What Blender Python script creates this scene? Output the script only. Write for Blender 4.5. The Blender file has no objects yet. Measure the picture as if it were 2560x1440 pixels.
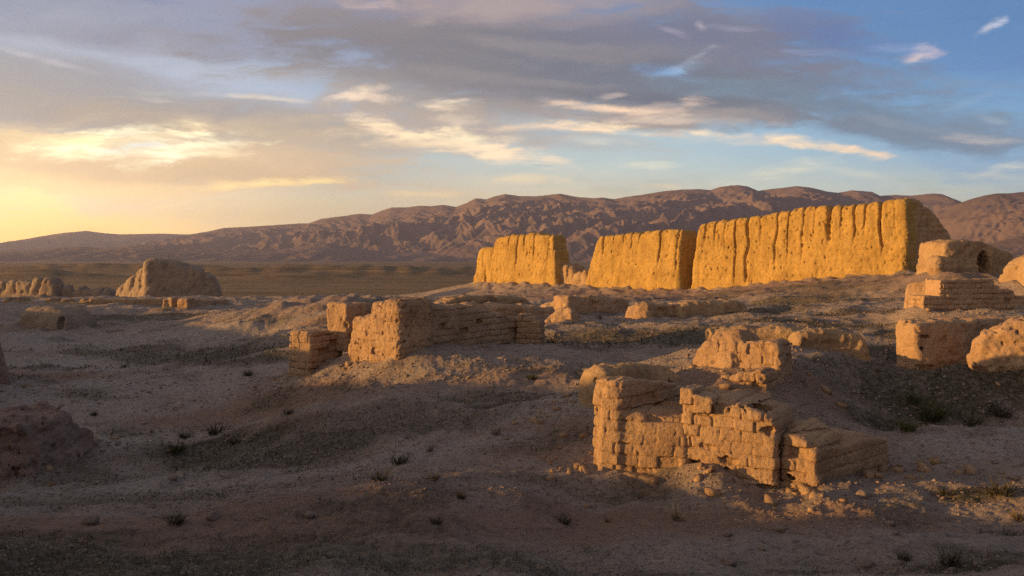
# Ruined mud-brick settlement on a desert plain at sunset
import bpy, math, random
import numpy as np
random.seed(7)
SC = bpy.context.scene
COL = SC.collection
F = 1991.0          # focal length in reference pixels (28 mm on a 36 mm sensor, 2560 px wide)
EYE = 2.4           # eye height of the camera above the valley floor
HOR = 645.0         # reference row of the horizon
f32 = np.float32

# ------------------------------------------------------------------ survey helpers
def X_of(px, Y): return (px - 1280.0) / F * Y
def Z_of(py, Y): return EYE - (py - HOR) / F * Y
def P3(px, py, Y): return (X_of(px, Y), Y, Z_of(py, Y))

# ------------------------------------------------------------------ noise
def _hash(i, j, k, seed):
    n = (i.astype(np.uint32) * np.uint32(374761393)) ^ (j.astype(np.uint32) * np.uint32(668265263)) \
        ^ (k.astype(np.uint32) * np.uint32(2246822519)) ^ np.uint32((seed * 3266489917 + 97) & 0xFFFFFFFF)
    n = (n ^ (n >> np.uint32(15))) * np.uint32(2246822519)
    n = (n ^ (n >> np.uint32(13))) * np.uint32(3266489917)
    return n ^ (n >> np.uint32(16))
def rnd(i, j, k, seed=0):
    with np.errstate(over='ignore'):
        return (_hash(np.asarray(i, np.int64), np.asarray(j, np.int64), np.asarray(k, np.int64), seed) >> np.uint32(8)).astype(f32) / f32(16777216.0)
def noise3(x, y, z, seed=0):
    x = np.asarray(x, f32); y = np.asarray(y, f32); z = np.asarray(z, f32)
    xi = np.floor(x); yi = np.floor(y); zi = np.floor(z)
    fx = x - xi; fy = y - yi; fz = z - zi
    xi = xi.astype(np.int32); yi = yi.astype(np.int32); zi = zi.astype(np.int32)
    u = fx*fx*fx*(fx*(fx*6-15)+10); v = fy*fy*fy*(fy*(fy*6-15)+10); w = fz*fz*fz*(fz*(fz*6-15)+10)
    def g(a, b, c):
        with np.errstate(over='ignore'):
            h = _hash(xi + a, yi + b, zi + c, seed)
        gx = (h & np.uint32(255)).astype(f32) / f32(127.5) - 1
        gy = ((h >> np.uint32(8)) & np.uint32(255)).astype(f32) / f32(127.5) - 1
        gz = ((h >> np.uint32(16)) & np.uint32(255)).astype(f32) / f32(127.5) - 1
        return gx*(fx-a) + gy*(fy-b) + gz*(fz-c)
    def L(a, b, t): return a + (b - a) * t
    x00 = L(g(0,0,0), g(1,0,0), u); x10 = L(g(0,1,0), g(1,1,0), u)
    x01 = L(g(0,0,1), g(1,0,1), u); x11 = L(g(0,1,1), g(1,1,1), u)
    return L(L(x00, x10, v), L(x01, x11, v), w) * f32(1.1)
def noise2(x, y, seed=0):
    x = np.asarray(x, f32); y = np.asarray(y, f32)
    xi = np.floor(x); yi = np.floor(y)
    fx = x - xi; fy = y - yi
    xi = xi.astype(np.int32); yi = yi.astype(np.int32); zi = np.zeros_like(xi)
    u = fx*fx*fx*(fx*(fx*6-15)+10); v = fy*fy*fy*(fy*(fy*6-15)+10)
    def g(a, b):
        with np.errstate(over='ignore'):
            h = _hash(xi + a, yi + b, zi, seed)
        gx = (h & np.uint32(255)).astype(f32) / f32(127.5) - 1
        gy = ((h >> np.uint32(8)) & np.uint32(255)).astype(f32) / f32(127.5) - 1
        return gx*(fx-a) + gy*(fy-b)
    a = g(0,0); b = g(1,0); c = g(0,1); d = g(1,1)
    return ((a + (b-a)*u) + ((c + (d-c)*u) - (a + (b-a)*u)) * v) * f32(1.3)
def fbm2(x, y, oct=4, seed=0, gain=.5):
    s = 0; a = 1.0
    for o in range(oct):
        s = s + noise2(x * 2.03**o, y * 2.03**o, seed + 11*o) * a; a *= gain
    return s
def ridged2(x, y, oct=5, seed=0, gain=.5):
    s = 0; a = 1.0; w = 1.0
    for o in range(oct):
        n = 1 - np.abs(noise2(x * 2.07**o, y * 2.07**o, seed + 13*o)) * 1.6
        n = np.clip(n, 0, 1)**2 * w
        w = np.clip(n * 1.6, 0, 1)
        s = s + n * a; a *= gain
    return s
def sstep(a, b, x):
    t = np.clip((x - a) / (b - a), 0, 1)
    return t*t*(3-2*t)

# ------------------------------------------------------------------ mesh helpers
def mesh_from(name, V, faces_quads=None, tris=None, smooth=True):
    me = bpy.data.meshes.new(name)
    V = np.ascontiguousarray(V, f32)
    me.vertices.add(len(V)); me.vertices.foreach_set('co', V.ravel())
    nq = 0 if faces_quads is None else len(faces_quads)
    nt = 0 if tris is None else len(tris)
    loops = []
    if nq: loops.append(np.asarray(faces_quads, np.int32).ravel())
    if nt: loops.append(np.asarray(tris, np.int32).ravel())
    loops = np.concatenate(loops)
    me.loops.add(len(loops)); me.loops.foreach_set('vertex_index', loops)
    me.polygons.add(nq + nt)
    start = np.concatenate([np.arange(nq) * 4, nq*4 + np.arange(nt) * 3]).astype(np.int32)
    me.polygons.foreach_set('loop_start', start)
    if smooth: me.polygons.foreach_set('use_smooth', np.ones(nq + nt, bool))
    me.update(calc_edges=True); me.validate()
    return me
def link(name, me, mat=None, parent=None, loc=(0,0,0), rz=0.0):
    o = bpy.data.objects.new(name, me); COL.objects.link(o)
    o.location = loc; o.rotation_euler = (0, 0, rz)
    if mat is not None and me is not None:
        me.materials.clear(); me.materials.append(mat)
    if parent is not None: o.parent = parent
    return o
def tag(o, label=None, cat=None, group=None, kind=None):
    if label: o['label'] = label
    if cat: o['category'] = cat
    if group: o['group'] = group
    if kind: o['kind'] = kind
    return o
def empty(name, loc, rz=0.0):
    o = bpy.data.objects.new(name, None); COL.objects.link(o)
    o.location = loc; o.rotation_euler = (0, 0, rz); o.empty_display_size = .2
    return o
def point_attr(me, name, vals):
    a = me.attributes.new(name, 'FLOAT', 'POINT'); a.data.foreach_set('value', np.ascontiguousarray(vals, f32))

# ------------------------------------------------------------------ surface nets
def surface_nets(D, org, h):
    ins = D < 0
    nx, ny, nz = D.shape
    c = ins[:-1,:-1,:-1].astype(np.int8)
    s = (ins[:-1,:-1,:-1].astype(np.int8) + ins[1:,:-1,:-1] + ins[:-1,1:,:-1] + ins[1:,1:,:-1]
         + ins[:-1,:-1,1:] + ins[1:,:-1,1:] + ins[:-1,1:,1:] + ins[1:,1:,1:])
    act = (s > 0) & (s < 8)
    I, J, K = np.nonzero(act)
    n = len(I)
    idx = np.full(act.shape, -1, np.int32); idx[I, J, K] = np.arange(n, dtype=np.int32)
    offs = [(a, b, d) for a in (0,1) for b in (0,1) for d in (0,1)]
    vals = {o: D[I+o[0], J+o[1], K+o[2]] for o in offs}
    acc = np.zeros((n, 3), np.float64); cnt = np.zeros(n)
    for o in offs:
        for ax in range(3):
            if o[ax] == 1: continue
            p = list(o); p[ax] = 1; p = tuple(p)
            a = vals[o]; b = vals[p]
            m = (a < 0) != (b < 0)
            t = np.where(m, a / np.where(m, a - b, 1), 0)
            for q in range(3):
                acc[:, q] += np.where(m, o[q] + (t if q == ax else 0), 0)
            cnt += m
    V = acc / cnt[:, None] + np.stack([I, J, K], 1)
    V = V * h + np.asarray(org)
    quads = []
    for ax in range(3):
        if ax == 0: a = ins[:-1, 1:-1, 1:-1]; b = ins[1:, 1:-1, 1:-1]
        if ax == 1: a = ins[1:-1, :-1, 1:-1]; b = ins[1:-1, 1:, 1:-1]
        if ax == 2: a = ins[1:-1, 1:-1, :-1]; b = ins[1:-1, 1:-1, 1:]
        i, j, k = np.nonzero(a != b)
        flip = a[i, j, k]
        if ax == 0: q = [idx[i, j, k], idx[i, j+1, k], idx[i, j+1, k+1], idx[i, j, k+1]]
        if ax == 1: q = [idx[i, j, k], idx[i, j, k+1], idx[i+1, j, k+1], idx[i+1, j, k]]
        if ax == 2: q = [idx[i, j, k], idx[i+1, j, k], idx[i+1, j+1, k], idx[i, j+1, k]]
        q = np.stack(q, 1)
        q[~flip] = q[~flip][:, ::-1]
        quads.append(q)
    return V, np.concatenate(quads)
# ------------------------------------------------------------------ node helpers
class NT:
    def __init__(s, tree): s.t = tree; s.n = tree.nodes; s.l = tree.links
    def new(s, typ, **kw):
        n = s.n.new(typ)
        for k, v in kw.items():
            if hasattr(n, k): setattr(n, k, v)
        return n
    def put(s, sock, v):
        if v is None: return
        if isinstance(v, bpy.types.NodeSocket): s.l.new(v, sock)
        else: sock.default_value = v
    def math(s, op, a, b=None, c=None, clamp=False):
        n = s.new('ShaderNodeMath', operation=op, use_clamp=clamp)
        s.put(n.inputs[0], a)
        if b is not None: s.put(n.inputs[1], b)
        if c is not None: s.put(n.inputs[2], c)
        return n.outputs[0]
    def vmath(s, op, a, b=None, scale=None):
        n = s.new('ShaderNodeVectorMath', operation=op)
        s.put(n.inputs[0], a)
        if b is not None: s.put(n.inputs[1], b)
        if scale is not None: s.put(n.inputs['Scale'], scale)
        return n.outputs['Value'] if op in ('LENGTH', 'DOT_PRODUCT', 'DISTANCE') else n.outputs[0]
    def mix(s, f, a, b, blend='MIX'):
        n = s.new('ShaderNodeMix', data_type='RGBA', blend_type=blend)
        s.put(n.inputs[0], f); s.put(n.inputs[6], a); s.put(n.inputs[7], b)
        return n.outputs[2]
    def noise(s, vec, scale, detail=4, rough=.55, dist=0.0, out=0):
        n = s.new('ShaderNodeTexNoise')
        s.put(n.inputs['Vector'], vec); n.inputs['Scale'].default_value = scale
        n.inputs['Detail'].default_value = detail; n.inputs['Roughness'].default_value = rough
        n.inputs['Distortion'].default_value = dist
        return n.outputs[out]
    def ramp(s, f, stops, interp='LINEAR'):
        n = s.new('ShaderNodeValToRGB'); s.put(n.inputs[0], f)
        r = n.color_ramp; r.interpolation = interp
        while len(r.elements) < len(stops): r.elements.new(.5)
        for e, (p, c) in zip(r.elements, stops):
            e.position = p; e.color = (*c, 1) if len(c) == 3 else c
        return n.outputs[0]
    def maprange(s, v, a, b, c=0., d=1., smooth=True):
        n = s.new('ShaderNodeMapRange', interpolation_type='SMOOTHSTEP' if smooth else 'LINEAR')
        s.put(n.inputs[0], v); n.inputs[1].default_value = a; n.inputs[2].default_value = b
        n.inputs[3].default_value = c; n.inputs[4].default_value = d
        return n.outputs[0]
    def mapping(s, vec, loc=(0,0,0), rot=(0,0,0), scale=(1,1,1), typ='POINT'):
        n = s.new('ShaderNodeMapping', vector_type=typ)
        s.put(n.inputs[0], vec)
        n.inputs[1].default_value = loc; n.inputs[2].default_value = rot; n.inputs[3].default_value = scale
        return n.outputs[0]
def new_mat(name):
    m = bpy.data.materials.new(name); m.use_nodes = True
    t = m.node_tree; t.nodes.clear(); k = NT(t)
    out = k.new('ShaderNodeOutputMaterial'); b = k.new('ShaderNodeBsdfPrincipled')
    b.inputs['Roughness'].default_value = .95
    b.inputs['Specular IOR Level'].default_value = .08
    t.links.new(b.outputs[0], out.inputs[0])
    return m, k, b
def bump(k, b, h, strength, dist):
    n = k.new('ShaderNodeBump'); n.inputs['Strength'].default_value = strength; n.inputs['Distance'].default_value = dist
    k.put(n.inputs['Height'], h); k.l.new(n.outputs[0], b.inputs['Normal'])

def adobe(name, light, mid, dark, fine=1.0, bump_d=.02, layer=0.0):
    """mud brick / rammed earth: patchy clay, straw flecks and washed-out streaks"""
    m, k, b = new_mat(name)
    tc = k.new('ShaderNodeTexCoord').outputs['Object']
    n1 = k.noise(tc, .9*fine, 5, .6)
    n2 = k.noise(tc, 7*fine, 5, .65)
    n3 = k.noise(tc, 34*fine, 4, .7)
    col = k.ramp(n1, [(.32, dark), (.42, mid), (.53, light), (.61, mid), (.70, [c*.5+d*.5 for c, d in zip(mid, dark)])])
    col = k.mix(k.maprange(n2, .5, .72, 0, .55), col, (*dark, 1))
    col = k.mix(k.maprange(n3, .52, .70, 0, .7), col, (*[c*.5 for c in dark], 1))
    col = k.mix(k.maprange(n3, .28, .42, .35, 0), col, (*[min(1, c*1.25) for c in light], 1))
    if layer:
        st = k.noise(k.mapping(tc, scale=(2.2, 2.2, .16)), 1.0, 5, .65)
        col = k.mix(k.maprange(st, .50, .66, 0, layer*1.3), col, (*[c*.8 for c in dark], 1))
        z = k.mapping(tc, scale=(.25, .25, 5.5))
        nl = k.noise(z, 1.4, 4, .6)
        col = k.mix(k.maprange(nl, .5, .68, 0, layer), col, (*dark, 1))
    k.put(b.inputs['Base Color'], col)
    hgt = k.math('ADD', k.math('MULTIPLY', n2, .6), k.math('MULTIPLY', n3, .5))
    n4 = k.noise(tc, 90*fine, 3, .7)
    hgt = k.math('ADD', hgt, k.math('MULTIPLY', n4, .45))
    bump(k, b, hgt, 1.0, bump_d)
    return m

M = {}
def make_materials():
    M['gold'] = adobe('yellow rammed earth', (.52,.33,.105), (.44,.275,.085), (.33,.20,.062), fine=.45, bump_d=.10, layer=.35)
    M['brick'] = adobe('mud brick', (.46,.305,.185), (.39,.25,.15), (.265,.165,.10), fine=1.0, bump_d=.035)
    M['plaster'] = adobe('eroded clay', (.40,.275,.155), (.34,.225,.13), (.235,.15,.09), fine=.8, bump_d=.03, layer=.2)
    M['grey_clay'] = adobe('grey clay', (.33,.25,.18), (.29,.215,.155), (.21,.15,.11), fine=.8, bump_d=.03)
    M['red_clay'] = adobe('red brown clay', (.30,.21,.165), (.25,.17,.135), (.16,.108,.085), fine=.9, bump_d=.03)
    # ground -------------------------------------------------------
    m, k, b = new_mat('dry desert ground')
    geo = k.new('ShaderNodeNewGeometry'); pos = geo.outputs['Position']
    def at(n):
        a = k.new('ShaderNodeAttribute', attribute_name=n); return a.outputs['Fac']
    n1 = k.noise(pos, .35, 5, .6, .4); n2 = k.noise(pos, 2.2, 6, .62); n3 = k.noise(pos, 14, 5, .65); n4 = k.noise(pos, 60, 4, .7)
    col = k.ramp(n1, [(.3, (.34,.255,.205)), (.5, (.40,.315,.255)), (.7, (.32,.235,.185))])
    col = k.mix(k.maprange(n2, .48, .70, 0, .6), col, (.24,.178,.145,1))
    col = k.mix(k.maprange(n2, .40, .28, 0, .5), col, (.50,.42,.365,1))
    col = k.mix(k.math('MULTIPLY', at('red'), .8), col, (.315,.195,.135,1))
    col = k.mix(k.math('MULTIPLY', at('pale'), .7), col, (.44,.375,.325,1))
    col = k.mix(k.maprange(n3, .50, .68, 0, .72), col, (.15,.112,.088,1))
    col = k.mix(k.maprange(n4, .52, .68, 0, .62), col, (.13,.096,.075,1))
    veg_shade = k.math('MULTIPLY', at('veg_shade'), k.maprange(n3, .30, .58, .5, 1.0))
    col = k.mix(veg_shade, col, k.ramp(n4, [(.35, (.062,.055,.034)), (.6, (.105,.088,.052)), (.8, (.19,.15,.095))]))
    k.put(b.inputs['Base Color'], col)
    # far plain: olive steppe with pale dry pans
    plain = at('plain')
    pn = k.noise(k.mapping(pos, scale=(.004, .02, 1)), 1.0, 6, .62)
    pcol = k.ramp(pn, [(.30, (.13,.092,.05)), (.48, (.19,.135,.075)), (.60, (.24,.165,.10)), (.74, (.40,.27,.17))])
    pn2 = k.noise(k.mapping(pos, scale=(.05, .14, 1)), 1.0, 5, .7)
    pcol = k.mix(k.maprange(pn2, .5, .68, 0, .7), pcol, (.085,.062,.034,1))
    pn3 = k.noise(k.mapping(pos, scale=(.55, .9, 1)), 1.0, 4, .7)
    pcol = k.mix(k.maprange(pn3, .52, .66, 0, .75), pcol, (.06,.046,.026,1))
    pcol = k.mix(k.maprange(pn3, .40, .30, 0, .4), pcol, (.34,.25,.165,1))
    col2 = k.mix(plain, col, pcol)
    k.put(b.inputs['Base Color'], col2)
    h = k.math('ADD', k.math('MULTIPLY', n3, .9), k.math('MULTIPLY', n4, .35))
    n5 = k.noise(pos, 150, 3, .7)
    h = k.math('ADD', h, k.math('MULTIPLY', n5, .12))
    bump(k, b, h, 1.0, .085)
    M['ground'] = m
    # mountains ------------------------------------------------------
    m, k, b = new_mat('bare mountain rock')
    geo = k.new('ShaderNodeNewGeometry'); pos = geo.outputs['Position']
    n1 = k.noise(pos, .006, 6, .6); n2 = k.noise(pos, .03, 6, .65)
    col = k.ramp(n1, [(.3, (.125,.092,.083)), (.55, (.18,.128,.108)), (.75, (.14,.102,.092))])
    col = k.mix(k.maprange(n2, .5, .7, 0, .6), col, (.095,.068,.062,1))
    k.put(b.inputs['Base Color'], col)
    bump(k, b, n2, 1.0, 2.5)
    M['rock'] = m
    # plants / stones
    def plain_mat(name, c1, c2, sc=30, rough=.9):
        m, k, b = new_mat(name)
        tc = k.new('ShaderNodeTexCoord').outputs['Object']
        k.put(b.inputs['Base Color'], k.ramp(k.noise(tc, sc, 3), [(.35, c1), (.65, c2)]))
        b.inputs['Roughness'].default_value = rough
        return m
    M['straw'] = plain_mat('dry straw', (.10,.075,.04), (.20,.145,.075), 9)
    M['dark_scrub'] = plain_mat('dark scrub', (.045,.038,.025), (.095,.078,.048), 9)
    M['olive_scrub'] = plain_mat('olive scrub', (.045,.05,.018), (.10,.095,.035), 9)
    M['stone'] = adobe('field stone', (.30,.23,.185), (.25,.185,.145), (.16,.115,.09), fine=6, bump_d=.006)
    M['clod'] = adobe('clay clods', (.30,.225,.18), (.25,.18,.145), (.17,.12,.095), fine=3, bump_d=.006)
# ------------------------------------------------------------------ eroded masonry as a distance field
FOOT = []     # footprints of the ruins: the soil banks up against them

def seg(face, th, base, top, bt=.08, r=.06, t0=.05, t1=.05, rise=0.0, brick=0.0, ch=.125, bl=.36, z0=0.0,
        cracks=(), miss=.03, k=0, gd=.022, embed=.3, brel=.02, rag=.025):
    """one stretch of wall. face: its visible foot line as two (column, depth) survey points, the body lying behind it;
    base: rows of the foot at both ends; top: (column, row) points of the crest"""
    (pa, Ya), (pb, Yb) = face
    a = np.array([X_of(pa, Ya), Ya]); b = np.array([X_of(pb, Yb), Yb])
    d = b - a; L = float(np.hypot(*d)); d = d / L; n = np.array([-d[1], d[0]])
    def along(px):
        kx = (px - 1280.0) / F
        s = (kx * a[1] - a[0]) / (d[0] - kx * d[1])
        return s, a[1] + s * d[1]
    S, Z = [], []
    for px, py in top:
        s, Y = along(px); S.append(s); Z.append(Z_of(py, Y))
    za = Z_of(base[0], Ya); zb = Z_of(base[1], Yb)
    cr = [(along(c[0])[0], c[1], c[2], c[3]) for c in cracks]
    return dict(a=a, b=b, d=d, n=n, L=L, th=th, za=za, zb=zb, S=np.array(S), Z=np.array(Z), bt=bt, r=r, t0=t0, t1=t1, rise=rise,
                brick=brick, ch=ch, bl=bl, z0=z0, cracks=cr, miss=miss, k=k, gd=gd, embed=embed, brel=brel, rag=rag)

def seg_dist(g, x, y, z, seed):
    dx = x - g['a'][0]; dy = y - g['a'][1]
    s = dx * g['d'][0] + dy * g['d'][1]; w = dx * g['n'][0] + dy * g['n'][1]
    zf = g['za'] + (g['zb'] - g['za']) * np.clip(s / g['L'], 0, 1)
    hz = z - zf
    top = np.interp(s, g['S'], g['Z']).astype(f32)
    if g['rag']: top = top + g['rag'] * (noise2(s * 1.1, s * 0 + seed, seed + 71) + .6 * noise2(s * 3.7, s * 0 + seed, seed + 72))
    if len(g['S']) > 1:
        e = .03
        sl = (np.interp(s + e, g['S'], g['Z']) - np.interp(s - e, g['S'], g['Z'])) / (2*e)
        nrm = 1 / np.sqrt(1 + np.clip(sl, -3, 3)**2)
    else: nrm = 1.0
    fl = np.zeros_like(s)
    for i, (sc, dep, wd, zfrac) in enumerate(g['cracks']):
        wob = noise2(z * .7 + i * 7.3, z * 0 + i * 3.1, seed + i) * wd * 1.8 + noise2(z * 3 + i * 7.3, z * 0 + i, seed + i) * wd * .6
        u = np.abs(s - sc - wob) / wd
        H = np.maximum(top - zf, .3)
        low = 1 - zfrac
        m = sstep(low - .12, low + .25, hz / H)
        jag = .55 + .9 * np.abs(noise2(z * 2.3 + 5 * i, z * 0 + 2.0, seed + 40 + i)) * 1.5
        fl = np.maximum(fl, dep * np.exp(-u**2.4) * m * np.minimum(jag, 1.25))
        top = top - (dep * .36) * np.exp(-(np.abs(s - sc) / (wd * 2.0))**1.2)
    H = np.maximum(top - zf, .2)
    dtop = (z - top - g['rise'] * w) * nrm
    df = np.maximum(g['bt'] * hz - w, w - (g['th'] - g['bt'] * hz))
    ds = np.maximum(g['t0'] * hz - s, s - (g['L'] - g['t1'] * hz))
    r = g['r']
    qa = df + r; qb = ds + r; qc = dtop + r
    d = np.sqrt(np.maximum(qa, 0)**2 + np.maximum(qb, 0)**2 + np.maximum(qc, 0)**2) + np.minimum(np.maximum(qa, np.maximum(qb, qc)), 0) - r
    d = np.maximum(d, (zf - g['embed']) - z)
    d = d + fl
    if g['brick'] > 0:
        m = np.abs(d) < .28
        sm, wm, zm = s[m], w[m], z[m]
        if len(sm):
            d = d.copy()
            ch, bl = g['ch'], g['bl']
            zz = (zm - g['z0'] + .022 * noise2(sm * 1.3, wm * 1.3, seed + 3)) / ch
            c = np.floor(zz); fz = zz - c
            ci = c.astype(np.int64)
            half = (ci % 2) * .5
            jit = rnd(ci, ci * 0, ci * 0, seed + 5) * .3
            # courses of stretchers alternate with courses of headers
            lead = np.where(rnd(ci, ci * 0 + 4, ci * 0, seed) > .45, bl, bl * .56)
            ss = sm / lead + half + jit + .05 * noise2(zm * 7, sm * 2, seed + 9)
            i = np.floor(ss); fs = ss - i; ii = i.astype(np.int64)
            bw = g['th'] / 3.0
            ww = wm / bw + .5; j = np.floor(ww); fw = ww - j; jj = j.astype(np.int64)
            mz = np.minimum(fz, 1 - fz) * ch; ms = np.minimum(fs, 1 - fs) * lead; mw = np.minimum(fw, 1 - fw) * bw
            h1 = rnd(ci, ii, jj, seed + 21); h2 = rnd(ci, ii, jj, seed + 22)
            wear = .30 + .70 * sstep(-.32, .06, noise3(sm * 1.9, wm * 1.9, zm * 2.6, seed + 31)) 
            fillm = .62 + 1.0 * noise3(sm * 5, wm * 5, zm * 5, seed + 33)
            gz = np.exp(-(mz / g['js'])**2); gs = .8 * np.exp(-(ms / g['js'])**2); gw = np.exp(-(mw / g['js'])**2) * .6
            gro = np.maximum(np.maximum(gz, gs), gw) * np.clip(fillm, .1, 1.2)
            cor = np.exp(-(np.sqrt(mz**2 + ms**2) / .018)**2) * .15
            off = 1.5 * g['gd'] * (gro + cor) * wear + (h1 - .5) * g['brel'] * wear
            off = off + np.where((h2 > 1 - g['miss']) & (mz > .006) & (ms > .006), .10, 0) + np.where(h2 < g['miss'] * 1.2, .03, 0)
            d[m] += off * g['brick']
    return d.astype(f32)

def smin(a, b, k):
    if k <= 0: return np.minimum(a, b)
    h = np.clip(.5 + .5 * (b - a) / k, 0, 1)
    return b + (a - b) * h - k * h * (1 - h)

def ruin(name, label, cat, segs, h, mat, group=None, warp=.05, wl=.9, rough=.03, rl=.35, fine=.012, fl=.08, pits=.02, pl=.09,
         cuts=(), seed=1, blend=.04, parent=None, strata=0.0, sl=.3, foot=True, adds=()):
    for g in segs: g['js'] = max(.0085, .60 * h)
    g0 = segs[0]
    ang = math.atan2(g0['d'][1], g0['d'][0]); ca, sa = math.cos(ang), math.sin(ang)
    loc = np.array([g0['a'][0], g0['a'][1], min(g['za'] for g in segs + [g0])])
    lo = np.full(3, 1e9); hi = -lo
    for g in segs:
        for p in (g['a'], g['b']):
            for q in (0, g['th']):
                P = p + g['n'] * q - loc[:2]
                u = P[0]*ca + P[1]*sa; v = -P[0]*sa + P[1]*ca
                lo[:2] = np.minimum(lo[:2], (u, v)); hi[:2] = np.maximum(hi[:2], (u, v))
        lo[2] = min(lo[2], min(g['za'], g['zb']) - g['embed'] - loc[2]); hi[2] = max(hi[2], g['Z'].max() + max(0, g['rise']) * g['th'] - loc[2])
        if foot: FOOT.append(g)
    for (c, rr) in adds:
        P = np.array(c[:2]) - loc[:2]; u = P[0]*ca + P[1]*sa; v = -P[0]*sa + P[1]*ca
        q = np.array([u, v, c[2] - loc[2]]); lo = np.minimum(lo, q - max(rr)); hi = np.maximum(hi, q + max(rr))
    mg = warp + rough + 4*h + .03
    lo -= mg; hi += mg
    lo[2] = min(lo[2], -.1)
    n = np.ceil((hi - lo) / h).astype(int) + 1
    U = (lo[0] + np.arange(n[0]) * h).astype(f32); V = (lo[1] + np.arange(n[1]) * h).astype(f32); Wz = (lo[2] + np.arange(n[2]) * h).astype(f32)
    D = np.empty(tuple(n), f32)
    step = max(1, int(1.5e6 / (n[1] * n[2])))
    for i0 in range(0, n[0], step):
        u, v, w = np.meshgrid(U[i0:i0+step], V, Wz, indexing='ij')
        shp = u.shape; u = u.ravel(); v = v.ravel(); w = w.ravel()
        # coarse reject with an unwarped, unbricked distance
        x = loc[0] + u*ca - v*sa; y = loc[1] + u*sa + v*ca; z = loc[2] + w
        d = np.full(len(u), 1e3, f32)
        for g in segs:
            g2 = dict(g); g2['brick'] = 0; g2['cracks'] = ()
            d = np.minimum(d, seg_dist(g2, x, y, z, seed))
        for (c, rr) in adds:
            q = np.sqrt(((x-c[0])/rr[0])**2 + ((y-c[1])/rr[1])**2 + ((z-c[2])/rr[2])**2)
            d = np.minimum(d, (q - 1) * min(rr))
        band = np.abs(d) < (mg + .35 + max([c[1] for g in segs for c in g['cracks']] + [0]))
        if band.any():
            xb, yb, zb_ = x[band], y[band], z[band]; ub, vb, wb = u[band], v[band], w[band]
            wx = noise3(ub/wl, vb/wl, wb/wl, seed) * warp; wy = noise3(ub/wl, vb/wl, wb/wl, seed+1) * warp; wz = noise3(ub/wl, vb/wl, wb/wl, seed+2) * warp
            e = None
            for g in segs:
                q = seg_dist(g, xb + wx, yb + wy, zb_ + wz * .7, seed)
                e = q if e is None else smin(e, q, blend)
            for (c, rr) in adds:
                q = np.sqrt(((xb+wx-c[0])/rr[0])**2 + ((yb+wy-c[1])/rr[1])**2 + ((zb_+wz-c[2])/rr[2])**2)
                e = smin(e, ((q - 1) * min(rr)).astype(f32), blend)
            e = e + rough * noise3(ub/rl, vb/rl, wb/rl, seed+4) + rough * .5 * noise3(ub/rl*2.1, vb/rl*2.1, wb/rl*2.1, seed+5)
            if fine: e = e + fine * noise3(ub/fl, vb/fl, wb/fl, seed+6)
            if pits:
                pn = noise3(ub/pl, vb/pl, wb/(pl*1.5), seed+7)
                e = e + pits * sstep(.22, .5, pn)
            if strata:
                e = e + strata * noise2(wb/sl, (ub+vb)*.12, seed+8)
            for (c, rr) in cuts:
                q = np.sqrt(((xb+wx-c[0])/rr[0])**2 + ((yb+wy-c[1])/rr[1])**2 + ((zb_+wz-c[2])/rr[2])**2)
                q = (1 - q) * min(rr) + fine * 2 * noise3(ub/fl*.7, vb/fl*.7, wb/fl*.7, seed+9)
                e = np.maximum(e, q)
            d[band] = e
        D[i0:i0+step] = d.reshape(shp)
    # close the box
    D[0] = D[-1] = 1; D[:, 0] = D[:, -1] = 1; D[:, :, 0] = D[:, :, -1] = 1
    Vv, Q = surface_nets(D, lo, h)
    me = mesh_from(name, Vv, Q)
    pl_ = np.array(parent.location) if parent is not None else np.zeros(3)
    o = link(name, me, M[mat], parent, tuple(loc - pl_), ang)
    if cat: tag(o, label, cat, group)
    elif label: o['label'] = label
    return o

def gwY(px):
    kx = (px - 1280) / F
    t = (24.6 - 50*kx) / (27.4 + 30*kx)
    return 50 + 30*t
def gpt(px): return (px, gwY(px))
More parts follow.
